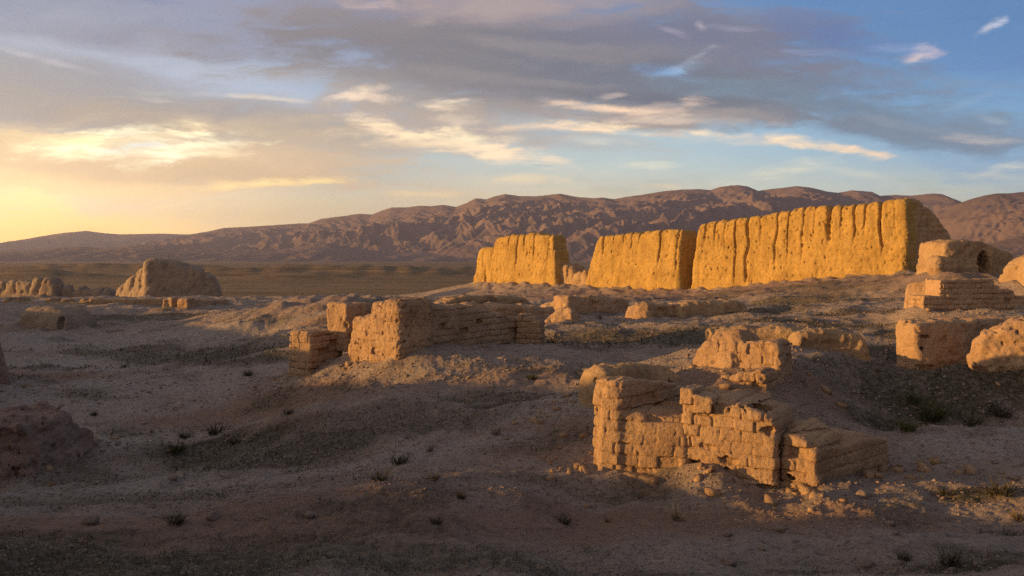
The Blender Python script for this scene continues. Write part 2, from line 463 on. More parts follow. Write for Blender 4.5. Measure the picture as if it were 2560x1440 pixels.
# ------------------------------------------------------------------ terrain
GP = [  # survey points of the near ground: column, row, depth
 (0,1440,4.4),(400,1440,4.3),(800,1440,4.3),(1200,1440,4.5),(1600,1440,4.6),(2000,1440,4.6),(2560,1440,4.4),(-500,1440,4.3),(3100,1440,4.4),
 (0,1275,6.5),(200,1273,6.6),(400,1268,6.7),(700,1237,6.8),(1000,1203,7.0),(1250,1215,6.9),(1000,1310,5.6),(500,1345,5.4),(-400,1275,6.4),
 (0,1242,9.2),(400,1238,9.3),(700,1204,9.4),(900,1181,9.1),(1100,1150,9.0),(-500,1250,8.6),
 (0,1150,10.9),(300,1150,11),(600,1120,11.5),(900,1100,10.5),(200,1050,13.6),(500,1020,14.5),(800,1020,12.6),(-500,1120,10.8),
 (330,960,16),(100,930,18),(400,900,20),(650,900,19),(760,937,15.8),(640,960,15.6),(-400,930,17),
 (100,850,25),(350,840,26),(600,852,23.5),(600,815,24.5),(720,775,26),(835,752,27),(700,775,34),(850,768,33),(700,850,21.5),(800,850,20.5),
 (60,800,31),(300,800,31),(480,790,33),(300,775,37),(60,770,36),(-400,800,30),
 (100,762,42),(400,760,43),(600,752,46),(800,752,46),(-400,765,42),
 (250,748,66),(60,748,62),(600,748,64),(900,748,64),(250,742,110),(700,742,115),(1050,742,112),(-500,742,110),(-500,748,62),
 (865,905,15.4),(940,932,14.4),(1000,925,14),(1010,893,14.6),(1200,882,15.2),(1350,884,15.2),(1480,887,14.8),
 (1050,887,16),(1250,868,17.5),(1330,850,19),(1450,870,17.5),
 (1000,1000,12),(1200,980,12.2),(1350,960,12.5),(1200,1080,9.9),(1400,1060,10.2),(1400,1150,8.6),(1350,1010,11.3),(1480,990,12),(1550,905,14.5),
 (1460,1050,10.2),(1690,935,12),(1620,915,13),(1475,1207,8),(1600,1234,7.75),(1750,1208,7.6),(1920,1225,7.4),(2060,1198,7.3),(2230,1174,8.1),
 (1700,1330,6),(2100,1330,6),(1400,1330,5.9),(2400,1300,6.2),
 (1750,1000,10.3),(2050,1000,10.8),(2100,1090,9.6),(2240,1096,8.8),(2400,1076,8.9),(2560,1066,9),(2900,1056,9.2),(2400,1180,7.5),(2560,1200,7.3),
 (2240,1083,10.4),(2400,1062,10.8),(2560,1046,11),(2400,1000,12.2),(2200,985,11.6),(2560,955,12.4),(2750,985,11.2),
 (1990,925,11.6),(2100,912,12.2),(2200,914,12.4),(2300,922,12.3),(2400,930,12),(2560,958,11.7),
 (1760,932,11.3),(1870,937,11),(1850,967,10.5),(2230,895,15),(2100,900,14),(2240,850,17),(1900,870,14.5),
 (1850,815,19),(1700,830,18),(1950,797,21),(1500,800,22.5),(1650,803,22),(2100,805,21),(2240,810,20),(1500,835,19.5),(1600,850,18.5),
 (2310,797,20),(2560,793,20.5),(2900,785,21),(2450,803,17.5),(2700,803,17),
 (2000,768,28),(2200,760,26),(2250,705,38),(2100,712,45),(1900,732,45),(1700,752,42),(1500,754,44),(1300,760,40),(1150,750,55),
 (2260,691,50),(2000,709,55),(1720,731,62),(1460,722,70),(1215,715,79.5),(1175,710,84),(2360,698,30),(2500,701,30),(2560,717,27),(2900,705,30),(2300,742,28),
 (1090,744,80),(980,744,88),(1150,768,30),(1200,802,22.5),(1400,812,21.5),(1480,799,26),(1600,799,25),(1800,786,26),
 (2000,700,80),(1600,715,100),(2500,680,75),(1300,725,110),(2900,690,60),(1700,722,150),(2400,705,150),
]
GX = [  # ground outside the picture: x, y, z
 (0,.5,.8),(-1.5,1,.78),(1.5,1,.82),(-1.2,2.6,.78),(1.2,2.6,.8),(0,-3,.7),(-3,-3,.8),(3,-3,.7),(-4.5,2.5,.85),(4.5,2.5,.8),
 (-9,3,1.0),(9,3,.8),(-10,-8,.8),(10,-8,.8),(0,-14,.5),(-16,6,.9),(18,8,.9),(-40,10,-.5),(45,12,1.5),(-40,-30,-1),(40,-30,0),(0,-60,-2),
 (-130,40,-4),(130,40,-2),(-110,-110,-5),(110,-110,-4),(0,-160,-5),(-80,60,-2),(70,45,2),
]
def _gc(x, y):
    r = np.sqrt(x*x + y*y)
    return np.arctan2(x, y) * 1.05, np.log(np.maximum(r, .4))
def _fit():
    P = [P3(*p) for p in GP] + GX
    A = np.array(P, float)
    t, l = _gc(A[:, 0], A[:, 1])
    n = len(A)
    R2 = (t[:, None]-t)**2 + (l[:, None]-l)**2
    K = .5 * R2 * np.log(R2 + 1e-12) + np.eye(n) * 1.5e-4
    Pm = np.stack([np.ones(n), t, l], 1)
    S = np.zeros((n+3, n+3)); S[:n, :n] = K; S[:n, n:] = Pm; S[n:, :n] = Pm.T
    w = np.linalg.solve(S, np.concatenate([A[:, 2], np.zeros(3)]))
    return t, l, w
_T, _L, _W = _fit()
MOUNDS = [(600,330,34,3.2),(690,380,40,3.0),(760,300,22,2.2),(885,360,45,3.4),(1010,340,30,2.6),(1080,420,50,3.6),(500,420,40,3),(180,430,55,4.5),(80,300,30,3.2),(330,470,40,3.0)]
def ground_z(x, y, detail=True):
    x = np.asarray(x, float); y = np.asarray(y, float)
    shp = x.shape; x = x.ravel(); y = y.ravel()
    out = np.empty(len(x))
    n = len(_T)
    for i in range(0, len(x), 60000):
        xa, ya = x[i:i+60000], y[i:i+60000]
        t, l = _gc(xa, ya)
        z = _W[n] + _W[n+1]*t + _W[n+2]*l
        t32, l32 = t.astype(f32), l.astype(f32)
        R2 = (t32[:, None]-_T.astype(f32))**2 + (l32[:, None]-_L.astype(f32))**2
        z = z + (.5 * R2 * np.log(R2 + f32(1e-12))).astype(float) @ _W[:n]
        r = np.hypot(xa, ya)
        a = np.abs(np.arctan2(xa, ya))
        z = z + (np.interp(np.log(r+.01), np.log([.5, 10, 40, 150]), [.8, .6, 0, -5]) - z) * sstep(2.0, 2.8, a)
        far = EYE - 8.0 + .35 * fbm2(xa/90, ya/160, 3, 71) * sstep(150, 400, r)
        for (px, Y, wd, hh) in MOUNDS:
            far = far + 1.1 * hh * np.exp(-((xa - X_of(px, Y))/wd)**2 - ((ya-Y)/(wd*.55))**2) * (1 + .35*noise2(xa/9, ya/9, 5))
        # ridge added unseen beyond the left edge, shaped to block the low sun
        xr = -(.70*ya + 4.6); tp = np.interp(ya, [-7,-3,-1,3.4,4.5,5.7,7.3,8.7,11.2,12.6,13.4,19,29,44,59], [0,2.2,2.9,2.7,2.3,1.24,1.24,1.95,1.75,1.3,1.2,1.35,1.3,.8,-1]) + .10*fbm2(ya/1.7, xa/9, 3, 33)
        z = z + np.maximum(tp - z, 0) * np.exp(-((xa - xr)/(1.5 + .03*np.abs(ya)))**2) * (r < 90)
        f = sstep(110, 190, r)
        z = z*(1-f) + far*f
        out[i:i+60000] = z
    if detail:
        r = np.hypot(x, y)
        nr = 1 - sstep(60, 160, r)
        # banking against walls
        bank = np.zeros(len(x))
        for g in FOOT:
            cx, cy = (g['a'] + g['b'])/2; R = g['L']/2 + 3 + g['th']
            m = np.nonzero((np.abs(x-cx) < R) & (np.abs(y-cy) < R))[0]
            if not len(m): continue
            dx = x[m]-g['a'][0]; dy = y[m]-g['a'][1]
            s = dx*g['d'][0]+dy*g['d'][1]; w = dx*g['n'][0]+dy*g['n'][1]
            q = np.hypot(np.maximum(np.maximum(-s, s-g['L']), 0), np.maximum(np.maximum(-w, w-g['th']), 0))
            H = max(.2, float(g['Z'].max() - min(g['za'], g['zb'])))
            near = g['a'][1] < 8.6 or (14 < g['a'][1] < 18 and g['a'][0] < .4) or (13.4 < g['a'][1] < 15 and 3 < g['a'][0] < 6)
            bank[m] = np.maximum(bank[m], min((.13 if near else .20)*H, .34) * np.exp(-(q/((.42 if near else .62)*min(H, 2.5)))**1.3) * np.clip(.75 + 1.1*noise2(x[m]*1.3, y[m]*1.3, 17), 0, 1.4))
        out += bank
        big = sstep(14, 60, r)
        out += nr * (.115 + .09*big) * fbm2(x/2.2, y/2.6, 3, 21)
        out += nr * .21 * sstep(8.5, 14, r) * (1 - np.minimum(bank*8, .8)) * fbm2(x/4.2, y/3.0, 2, 25)
        out += nr * .042 * (ridged2(x/1.1 + .3*noise2(x, y, 4), y/1.1, 3, 31) - .6)
        out += nr * .030 * fbm2(x/.42, y/.42, 3, 41)
        c = noise2(x/.16, y/.16, 51)
        pat = .35 + .65*sstep(-.2, .3, noise2(x/1.7, y/1.7, 57))
        out += nr * .026 * pat * np.abs(c) * (1 - sstep(25, 60, r))
        out += nr * .014 * pat * fbm2(x/.06, y/.06, 2, 61) * (1 - sstep(14, 30, r))
    return out.reshape(shp)

# ground cover patches, partly painted-in light and shade: column, row, depth, half width m, half depth m, kind, strength
VEG_SHADE = [(2300,1005,12,2.0,1.0,.85),(2490,1000,12,1.6,1.1,.95),(2150,1000,11.6,.9,.6,.6),(1600,850,18.5,2.6,1.5,.9),(1720,870,16.5,1.6,1.2,.8),(1420,850,18.8,1.6,1.2,.7),(1000,1080,10.8,1.8,.7,.6),(1900,725,48,7,3,.7),(2150,740,33,3,1.6,.7),(540,1090,11.5,1.3,.9,.9),(760,1120,10.6,2.0,1.0,.8),(900,1060,11.5,1.6,.8,.5),(120,1150,10.2,1.5,.6,.5),(350,1250,8.4,2.2,.7,.5),
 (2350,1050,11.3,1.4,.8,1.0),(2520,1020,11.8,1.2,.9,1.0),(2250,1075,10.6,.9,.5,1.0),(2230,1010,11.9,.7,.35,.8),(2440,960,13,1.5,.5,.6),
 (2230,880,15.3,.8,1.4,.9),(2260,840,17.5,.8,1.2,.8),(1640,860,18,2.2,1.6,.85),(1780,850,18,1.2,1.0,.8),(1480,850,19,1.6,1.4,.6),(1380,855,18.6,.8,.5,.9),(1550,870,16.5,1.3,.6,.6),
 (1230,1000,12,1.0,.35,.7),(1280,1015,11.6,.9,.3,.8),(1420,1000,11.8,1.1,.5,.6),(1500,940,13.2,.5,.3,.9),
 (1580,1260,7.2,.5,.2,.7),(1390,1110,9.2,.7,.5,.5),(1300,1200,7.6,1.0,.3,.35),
 (60,1400,4.7,.9,.5,.9),(300,1420,4.5,1.0,.45,.9),(560,1400,4.7,.9,.4,.8),(700,1420,4.5,.8,.3,.8),(450,1310,5.9,.25,.14,.9),(900,1390,4.8,1.0,.3,.55),  # near scrub, also painting the dark falloff over the foreground bottom
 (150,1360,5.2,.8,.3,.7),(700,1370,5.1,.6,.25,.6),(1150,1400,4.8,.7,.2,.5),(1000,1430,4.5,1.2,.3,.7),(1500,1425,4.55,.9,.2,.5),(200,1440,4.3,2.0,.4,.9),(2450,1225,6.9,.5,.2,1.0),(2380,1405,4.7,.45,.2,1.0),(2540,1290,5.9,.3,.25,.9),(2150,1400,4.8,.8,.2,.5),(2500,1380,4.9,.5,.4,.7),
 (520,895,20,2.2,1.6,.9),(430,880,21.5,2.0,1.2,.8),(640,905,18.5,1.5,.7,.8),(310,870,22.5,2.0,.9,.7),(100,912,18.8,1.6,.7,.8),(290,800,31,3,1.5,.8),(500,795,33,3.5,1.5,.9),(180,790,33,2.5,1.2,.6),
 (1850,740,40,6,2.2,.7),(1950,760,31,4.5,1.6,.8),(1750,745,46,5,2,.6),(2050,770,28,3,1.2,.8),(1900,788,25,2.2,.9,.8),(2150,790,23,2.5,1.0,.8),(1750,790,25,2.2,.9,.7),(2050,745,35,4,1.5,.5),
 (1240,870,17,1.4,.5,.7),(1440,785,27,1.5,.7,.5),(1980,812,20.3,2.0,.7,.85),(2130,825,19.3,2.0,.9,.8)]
RED = [(1700,742,50,16,9,.8),(2080,735,42,9,8,.8),(2260,725,34,5,6,.8),(1400,745,60,12,9,.8),(1250,950,13,2.2,.8,.5),(1900,960,10.8,1.6,1.0,.7),(720,800,24.5,3,2.5,.7),(150,1330,5.7,2.6,.7,1.0),(900,1280,6.0,2.0,.7,.9),(700,1180,9.6,1.6,.5,.8),(600,1060,12,1.6,.6,.8),(60,1110,10.5,1.6,1.2),(500,1330,5.6,3.2,.8),(1000,1290,5.8,1.6,.6),(1700,1310,6.2,2.0,.7),(2000,1300,6.3,1.6,.5),(620,1020,13.5,2.5,1.2),(60,940,17,1.5,1.0),(760,800,24,2.5,2.0),(1300,1100,9.5,1.4,1.0),(1750,960,10.8,.8,.5)]  # red soil; also paints sun warmth on the hill, shade on the bank front
PALE = [(150,1230,9.0,2.8,.55,1.0),(520,1215,9.2,2.0,.5,.9),(250,1180,9.9,2.6,.5,.9),(200,1000,14.5,3.2,1.2,.9),(350,850,25,6,2.2,.8),(150,860,24,4,2,.9),(560,930,17.5,2.6,.9,.8),(1500,1010,11.5,.8,.4,.7),(1250,1060,10.3,1.4,.5,.5),(150,1080,12,2.8,1.6),(250,900,20,4,2.5),(420,1180,9.8,2.4,.9),(400,960,16,2.5,1.2),(1150,1120,9.4,1.3,.6),(1400,1030,10.9,.9,.5),(2450,1130,8.2,1.0,.6),(600,845,24,3,1.0)]  # pale crust; also paints sky light on the floor behind the bank
def blobs(lst, x, y, wob=.45):
    v = np.zeros_like(x)
    for p in lst:
        cx, cy = X_of(p[0], p[2]), p[2]
        st = p[5] if len(p) > 5 else 1.0
        m = (np.abs(x-cx) < 2.2*p[3]) & (np.abs(y-cy) < 2.2*p[4])
        if not m.any(): continue
        q = np.hypot((x[m]-cx)/p[3], (y[m]-cy)/p[4]) + wob*fbm2(x[m]/max(.25, p[3]*.4), y[m]/max(.25, p[3]*.4), 4, 83)
        v[m] = np.maximum(v[m], st * (1 - sstep(.45, 1.15, q)))
    return v
def veg_shade_mask(x, y):
    v = blobs(VEG_SHADE, x, y)
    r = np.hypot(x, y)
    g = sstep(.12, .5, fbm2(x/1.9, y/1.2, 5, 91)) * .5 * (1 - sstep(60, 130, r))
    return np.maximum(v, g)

def build_ground():
    th = np.radians(np.concatenate([np.linspace(-180, -60, 40, endpoint=False), np.linspace(-60, -36, 70, endpoint=False),
                                    np.linspace(-36, 36, 900, endpoint=False), np.linspace(36, 60, 70, endpoint=False), np.linspace(60, 180, 40, endpoint=False)]))
    rr = np.concatenate([np.geomspace(.5, 3.6, 40, endpoint=False), np.geomspace(3.6, 12, 420, endpoint=False), np.geomspace(12, 34, 260, endpoint=False),
                         np.geomspace(34, 300, 260, endpoint=False), np.geomspace(300, 5400, 100)])
    nt, nr = len(th), len(rr)
    Rg, Tg = np.meshgrid(rr, th, indexing='ij')
    x = (Rg*np.sin(Tg)).ravel(); y = (Rg*np.cos(Tg)).ravel()
    z = ground_z(x, y)
    V = np.stack([x, y, z], 1)
    V = np.vstack([V, [[0, 0, z[:nt].mean()]]])
    i, j = np.meshgrid(np.arange(nr-1), np.arange(nt), indexing='ij')
    a = i*nt + j; b = i*nt + (j+1) % nt; c = (i+1)*nt + (j+1) % nt; d = (i+1)*nt + j
    Q = np.stack([a, d, c, b], -1).reshape(-1, 4)[:, ::-1][:, [0,1,2,3]]
    T = np.stack([np.full(nt, len(V)-1), (np.arange(nt)+1) % nt, np.arange(nt)], 1)
    Q = Q[:, ::-1]; 
    me = mesh_from('ground', V, Q, T[:, ::-1])
    ext = lambda v: np.append(v, 0)
    point_attr(me, 'veg_shade', ext(veg_shade_mask(x, y)))
    point_attr(me, 'red', ext(blobs(RED, x, y)))
    point_attr(me, 'pale', ext(blobs(PALE, x, y)))
    point_attr(me, 'plain', ext(sstep(75, 150, np.hypot(x, y) - 12*fbm2(x/25, y/25, 3, 7))))
    o = link('ground', me, M['ground']); tag(o, kind='structure')
    return o

# ------------------------------------------------------------------ mountains
def mountain(name, sky, Y, depth, amp, wl, seed, lean=.5, foot=652, px0=None, px1=None, nu=700, nv=150, rough=1.0):
    """a range: its crest follows the surveyed skyline, spurs and gullies run down its front"""
    px0 = sky[0][0] if px0 is None else px0; px1 = sky[-1][0] if px1 is None else px1
    u = np.linspace(px0, px1, nu); v = np.concatenate([np.linspace(0, 1, nv), np.linspace(1.03, 1.6, 14)])
    U, Vv = np.meshgrid(u, v, indexing='ij')
    if isinstance(Y, (list, tuple)): Y = np.interp(U, [q[0] for q in Y], [q[1] for q in Y])
    crest = np.interp(U, [p[0] for p in sky], [HOR - p[1] for p in sky]) / F * Y   # metres above the eye
    base = -8.0 + EYE - 3
    top = crest + EYE
    x0 = (U - 1280)/F*Y
    y = Y - depth*(1-Vv)
    x = x0
    H = np.maximum(top - base, .01)
    vv = np.clip(Vv, 0, 1)
    prof = vv**1.25 * .62 + .38*vv**2.6
    prof = np.where(Vv > 1, 1 - (Vv-1)*1.1, prof)
    # spurs descend to the lower left; gullies cut their flanks at an angle
    wx = .30*fbm2(x/wl*.6, y/wl*.6, 3, seed+3)
    xs = (x - lean*(y - Y))/wl; ys = y/(wl*2.6)
    sharp = lambda n: np.clip(1 - np.abs(n)*1.75, 0, 1)
    rn = sharp(noise2(xs + wx, ys, seed)) + .45*sharp(noise2(xs*2.1 + wx*1.5, ys*2.0, seed+1)) - .85
    env = np.minimum(vv*3.0, 1) * np.clip((1.0 - vv)*1.6, 0.0, 1)
    z = base + H*prof + amp*H*rn*env
    env2 = np.minimum(vv*4, 1)*np.clip((1.01-vv)*3.2, .06, 1)
    g = sharp(noise2((x + .9*(y-Y))/(wl*.30) + wx*2, y/(wl*.75), seed+7)) + .55*sharp(noise2((x - 1.4*(y-Y))/(wl*.17) + wx*3, y/(wl*.5), seed+8)) \
        + .35*sharp(noise2((x - .5*(y-Y))/(wl*.085), y/(wl*.22), seed+9)) + .2*sharp(noise2((x + .8*(y-Y))/(wl*.045), y/(wl*.11), seed+10)) - 1.0
    z += amp*.24*H*g*env2
    z = np.minimum(z, base + H*1.006)
    nU, nV = U.shape
    P = np.stack([x, y, z], -1).reshape(-1, 3)
    i, j = np.meshgrid(np.arange(nU-1), np.arange(nV-1), indexing='ij')
    a = i*nV + j
    Q = np.stack([a, a+nV, a+nV+1, a+1], -1).reshape(-1, 4)
    me = mesh_from(name, P, Q, smooth=False)
    o = link(name, me, M['rock']); tag(o, kind='structure')
    return o
def build_mountains():
    mountain('mountains', [(-900,640),(-300,630),(0,618),(60,603),(100,591),(160,582),(215,577),(260,583),(300,586),(400,584),(460,586),(560,586),(700,590),(900,600)],
             4300, 1300, .30, 420, 11, lean=.3, nu=500, nv=110)
    mountain('mountains', [(200,640),(330,622),(420,600),(480,585),(520,579),(560,570),(600,568),(640,566),(690,563),(740,559),(770,559),(800,548),(850,541),(900,535),(930,537),(955,527),(980,519),(1010,519),
              (1050,515),(1075,516),(1110,513),(1140,518),(1165,508),(1190,496),(1215,499),(1235,492),(1262,486),(1300,491),(1340,491),(1400,485),(1440,492),(1480,496),(1510,494),(1535,498),(1570,492),
              (1600,488),(1640,481),(1700,475),(1740,473),(1775,476),(1800,468),(1842,463),(1870,467),(1895,478),(1940,472),(1990,466),(2030,470),(2070,480),(2095,483),(2130,476),(2180,480),(2200,490),
              (2240,487),(2280,490),(2330,484),(2352,485),(2400,504),(2480,535),(2700,560),(3100,590)],
             [(200,3700),(900,3000),(1500,2500),(2400,2100),(3100,2000)], 900, .55, 300, 23, lean=.9, nu=1500, nv=260)
    mountain('hills', [(-600,640),(-100,632),(0,629),(80,626),(150,619),(215,617),(260,621),(300,618),(350,612),(420,612),(470,617),(540,620),(620,623),(700,624),(745,618),(790,609),(820,608),(850,614),(900,622),
              (980,631),(1060,630),(1140,634),(1300,640),(1500,644)],
             2000, 330, .34, 90, 37, lean=.6, nu=900, nv=90)
    mountain('hills', [(2050,640),(2200,610),(2300,568),(2345,538),(2400,508),(2430,497),(2460,489),(2490,484),(2520,484),(2560,480),(2640,470),(2800,455),(3000,470),(3300,520)],
             1450, 520, .36, 170, 53, lean=.5, nu=700, nv=160)
    mountain('hills', [(2300,645),(2400,628),(2470,612),(2520,598),(2560,590),(2650,580),(2800,585),(3000,600)], 900, 230, .34, 95, 67, lean=.4, nu=400, nv=100)
# ------------------------------------------------------------------ light and sky
SUN_AZ = math.radians(-94); SUN_EL = math.radians(5.5)
EXPO = 1.0; WSTR = .1
def lin(c):
    c = c/255.0
    return c/12.92 if c <= .04045 else ((c+.055)/1.055)**2.4
def skycol(rgb): return tuple(lin(v)/(2**EXPO)/WSTR for v in rgb) + (1,)

CLOUDS = [  # centre column, row, half width, half height (reference pixels), turn deg, colour, opacity, softness
 # clear sky tints
 (2650,-120,1000,470,10,(84,124,172),1.0,0),(2500,330,500,120,8,(116,158,192),.6,0),
 # broad veils
 (150,300,900,160,8,(178,166,156),.8,.25),(500,40,760,120,5,(140,144,166),.85,.3),(100,70,480,110,4,(146,150,166),.75,.3),
 (640,215,330,62,12,(172,182,202),.85,.2),(850,165,240,40,10,(160,172,200),.75,.2),(1010,32,130,30,0,(128,148,196),.75,.2),(300,140,340,26,8,(170,176,192),.6,.3),(760,290,240,24,14,(178,188,200),.8,.3),
 (100,270,440,80,9,(160,152,150),.85,.4),(500,262,300,44,8,(154,148,150),.8,.4),(90,185,420,36,8,(150,148,154),.6,.4),(420,100,260,30,5,(138,136,150),.5,.5),(330,180,260,26,9,(148,146,156),.55,.5),
 (420,300,440,46,3,(164,150,138),.9,.4),(800,300,360,40,5,(160,152,150),.75,.4),
 (1300,60,620,110,2,(130,122,130),.95,.4),(1250,150,560,80,3,(118,115,121),.95,.4),(1600,180,540,80,4,(106,110,124),.95,.4),(1800,80,420,56,4,(108,112,134),.9,.5),(1000,110,260,50,8,(126,120,126),.8,.45),
 (1100,245,420,38,6,(146,138,136),.85,.45),(1350,215,420,46,4,(122,118,124),.9,.4),(1750,235,480,50,5,(104,112,126),.95,.4),(2150,270,420,40,8,(106,126,146),.9,.4),(2200,325,330,32,6,(104,122,140),.9,.4),
 (1850,288,380,28,2,(116,120,130),.85,.4),(1500,285,380,22,2,(154,142,138),.8,.45),(1150,300,380,34,9,(172,156,146),.85,.45),(820,345,400,40,4,(184,164,142),.85,.4),
 (1300,5,280,40,2,(166,148,148),.8,.4),(2330,330,260,22,5,(112,130,150),.7,.5),(2480,160,150,12,-3,(86,122,176),.8,.5),(2150,100,130,16,10,(84,118,172),.7,.5),(2060,60,120,30,20,(92,112,156),.6,.5),
 (2330,225,240,14,8,(104,124,152),.7,.5),(2440,205,160,9,5,(112,134,166),.6,.5),(2100,215,180,12,7,(98,116,144),.6,.5),(2250,300,260,12,9,(124,140,158),.55,.5),(1450,120,300,18,4,(136,128,132),.5,.5),(1250,200,260,14,5,(140,132,134),.5,.5),(950,190,220,14,10,(134,128,136),.55,.5),(1700,120,240,14,3,(124,122,136),.5,.5),(1350,90,200,12,3,(108,106,116),.5,.5),(1600,240,260,12,4,(94,98,112),.5,.5),
 # warm underlit cloud by the sun
 (-40,380,430,60,4,(218,186,140),.85,.4),(420,422,540,50,3,(202,172,134),.92,.4),(120,392,300,32,5,(206,176,138),.8,.4),(760,425,230,26,3,(200,174,140),.85,.45),(250,460,420,20,3,(224,188,136),.7,.4),
 (640,395,280,26,5,(198,172,142),.8,.4),(900,432,90,9,18,(184,170,148),.6,.5),(380,440,300,22,2,(190,164,130),.7,.5),
 # bright openings and lit rims
 (250,356,190,26,-5,(255,240,194),1.0,.3),(330,336,110,16,2,(255,238,196),1.0,.3),(440,376,150,20,-8,(255,244,206),1.0,.3),(520,384,90,12,4,(255,228,184),.8,.4),(340,368,80,11,-8,(206,202,192),.95,.3),(130,345,140,12,3,(250,214,156),.8,.4),
 (955,318,80,18,20,(255,222,186),.95,.5),(1010,334,110,16,16,(255,224,184),.95,.5),(1100,350,90,14,10,(255,226,186),.95,.5),(1190,352,100,18,10,(255,230,190),1.0,.5),(1080,362,220,14,5,(244,214,178),.8,.5),(1230,366,60,7,6,(255,226,184),.8,.5),
 (895,236,60,11,-12,(250,220,192),1.0,.6),(930,246,60,7,4,(232,204,182),.8,.6),(1125,260,60,9,-4,(255,226,194),1.0,.6),(1100,266,40,6,8,(240,208,180),.7,.6),(1160,300,80,8,4,(232,206,180),.6,.6),
 (1255,388,80,20,6,(250,222,186),1.0,.6),(1290,372,40,8,-4,(246,216,182),.8,.6),(1366,398,42,16,20,(244,218,186),.9,.6),(1410,410,50,14,24,(226,212,186),.6,.6),(1280,352,50,14,-20,(240,212,182),.8,.6),
 (1450,316,130,10,3,(255,220,180),1.0,.5),(1350,316,140,9,-2,(250,214,178),.9,.5),(1500,312,60,9,0,(255,222,184),.9,.5),(1540,272,120,8,4,(248,208,176),.95,.6),(1460,264,90,7,8,(240,204,176),.8,.6),(1640,272,100,12,-10,(226,192,170),.85,.6),(1700,262,50,12,-24,(208,178,164),.7,.6),(1520,242,40,6,-10,(206,182,172),.6,.6),
 (1620,298,200,7,3,(214,188,168),.7,.6),(1740,300,120,10,4,(196,178,166),.6,.6),
 (1830,350,240,9,4,(232,206,178),.75,.6),(1960,352,110,10,6,(246,214,178),.9,.5),(2060,366,150,11,9,(255,220,180),1.0,.5),(2160,382,80,7,8,(252,214,174),.9,.5),(1740,331,60,7,8,(250,220,184),.95,.5),(1580,330,60,6,6,(236,210,182),.6,.6),
 (2300,132,44,14,-10,(220,192,190),.95,.6),(2280,144,26,7,-20,(232,202,190),.8,.6),(2462,68,34,9,-32,(212,202,206),.95,.6),(2490,56,22,6,-36,(190,194,212),.8,.6),(2250,120,80,9,5,(160,168,200),.7,.6),(2050,124,70,8,4,(130,152,196),.7,.6),(1735,150,50,7,-32,(176,180,198),.85,.6),(1700,174,60,9,-14,(150,182,212),.7,.6),(1660,180,60,12,6,(120,160,206),.6,.6),
 (1960,434,130,14,-12,(232,220,186),.8,.6),(2110,428,100,10,10,(222,216,188),.6,.6),(2540,414,60,10,-6,(228,218,190),.7,.6),(2520,440,90,8,2,(222,210,180),.6,.6),(1300,452,120,10,-2,(240,216,172),.6,.5),(1050,484,110,9,-2,(246,212,156),.6,.5),(700,462,170,9,-3,(255,222,146),.9,.4),(800,458,40,6,0,(255,224,150),.8,.5),(1640,416,60,7,0,(216,212,188),.6,.5),(1650,468,50,6,0,(236,212,170),.6,.5),(1480,350,70,9,4,(206,206,194),.6,.6),
 (640,243,130,5,6,(226,208,188),.7,.5),(390,246,60,5,6,(214,196,180),.6,.5),(80,140,140,7,14,(192,186,190),.6,.5),(1680,80,40,6,20,(160,150,168),.6,.5),(1755,62,16,8,40,(186,168,176),.7,.6),(1830,66,60,6,2,(156,150,172),.6,.6),(900,4,90,9,3,(200,172,170),.7,.5),(2440,346,90,8,4,(190,180,174),.7,.6),(2490,300,40,7,10,(160,172,190),.5,.6),(2440,250,60,7,-20,(140,160,186),.5,.6),
]
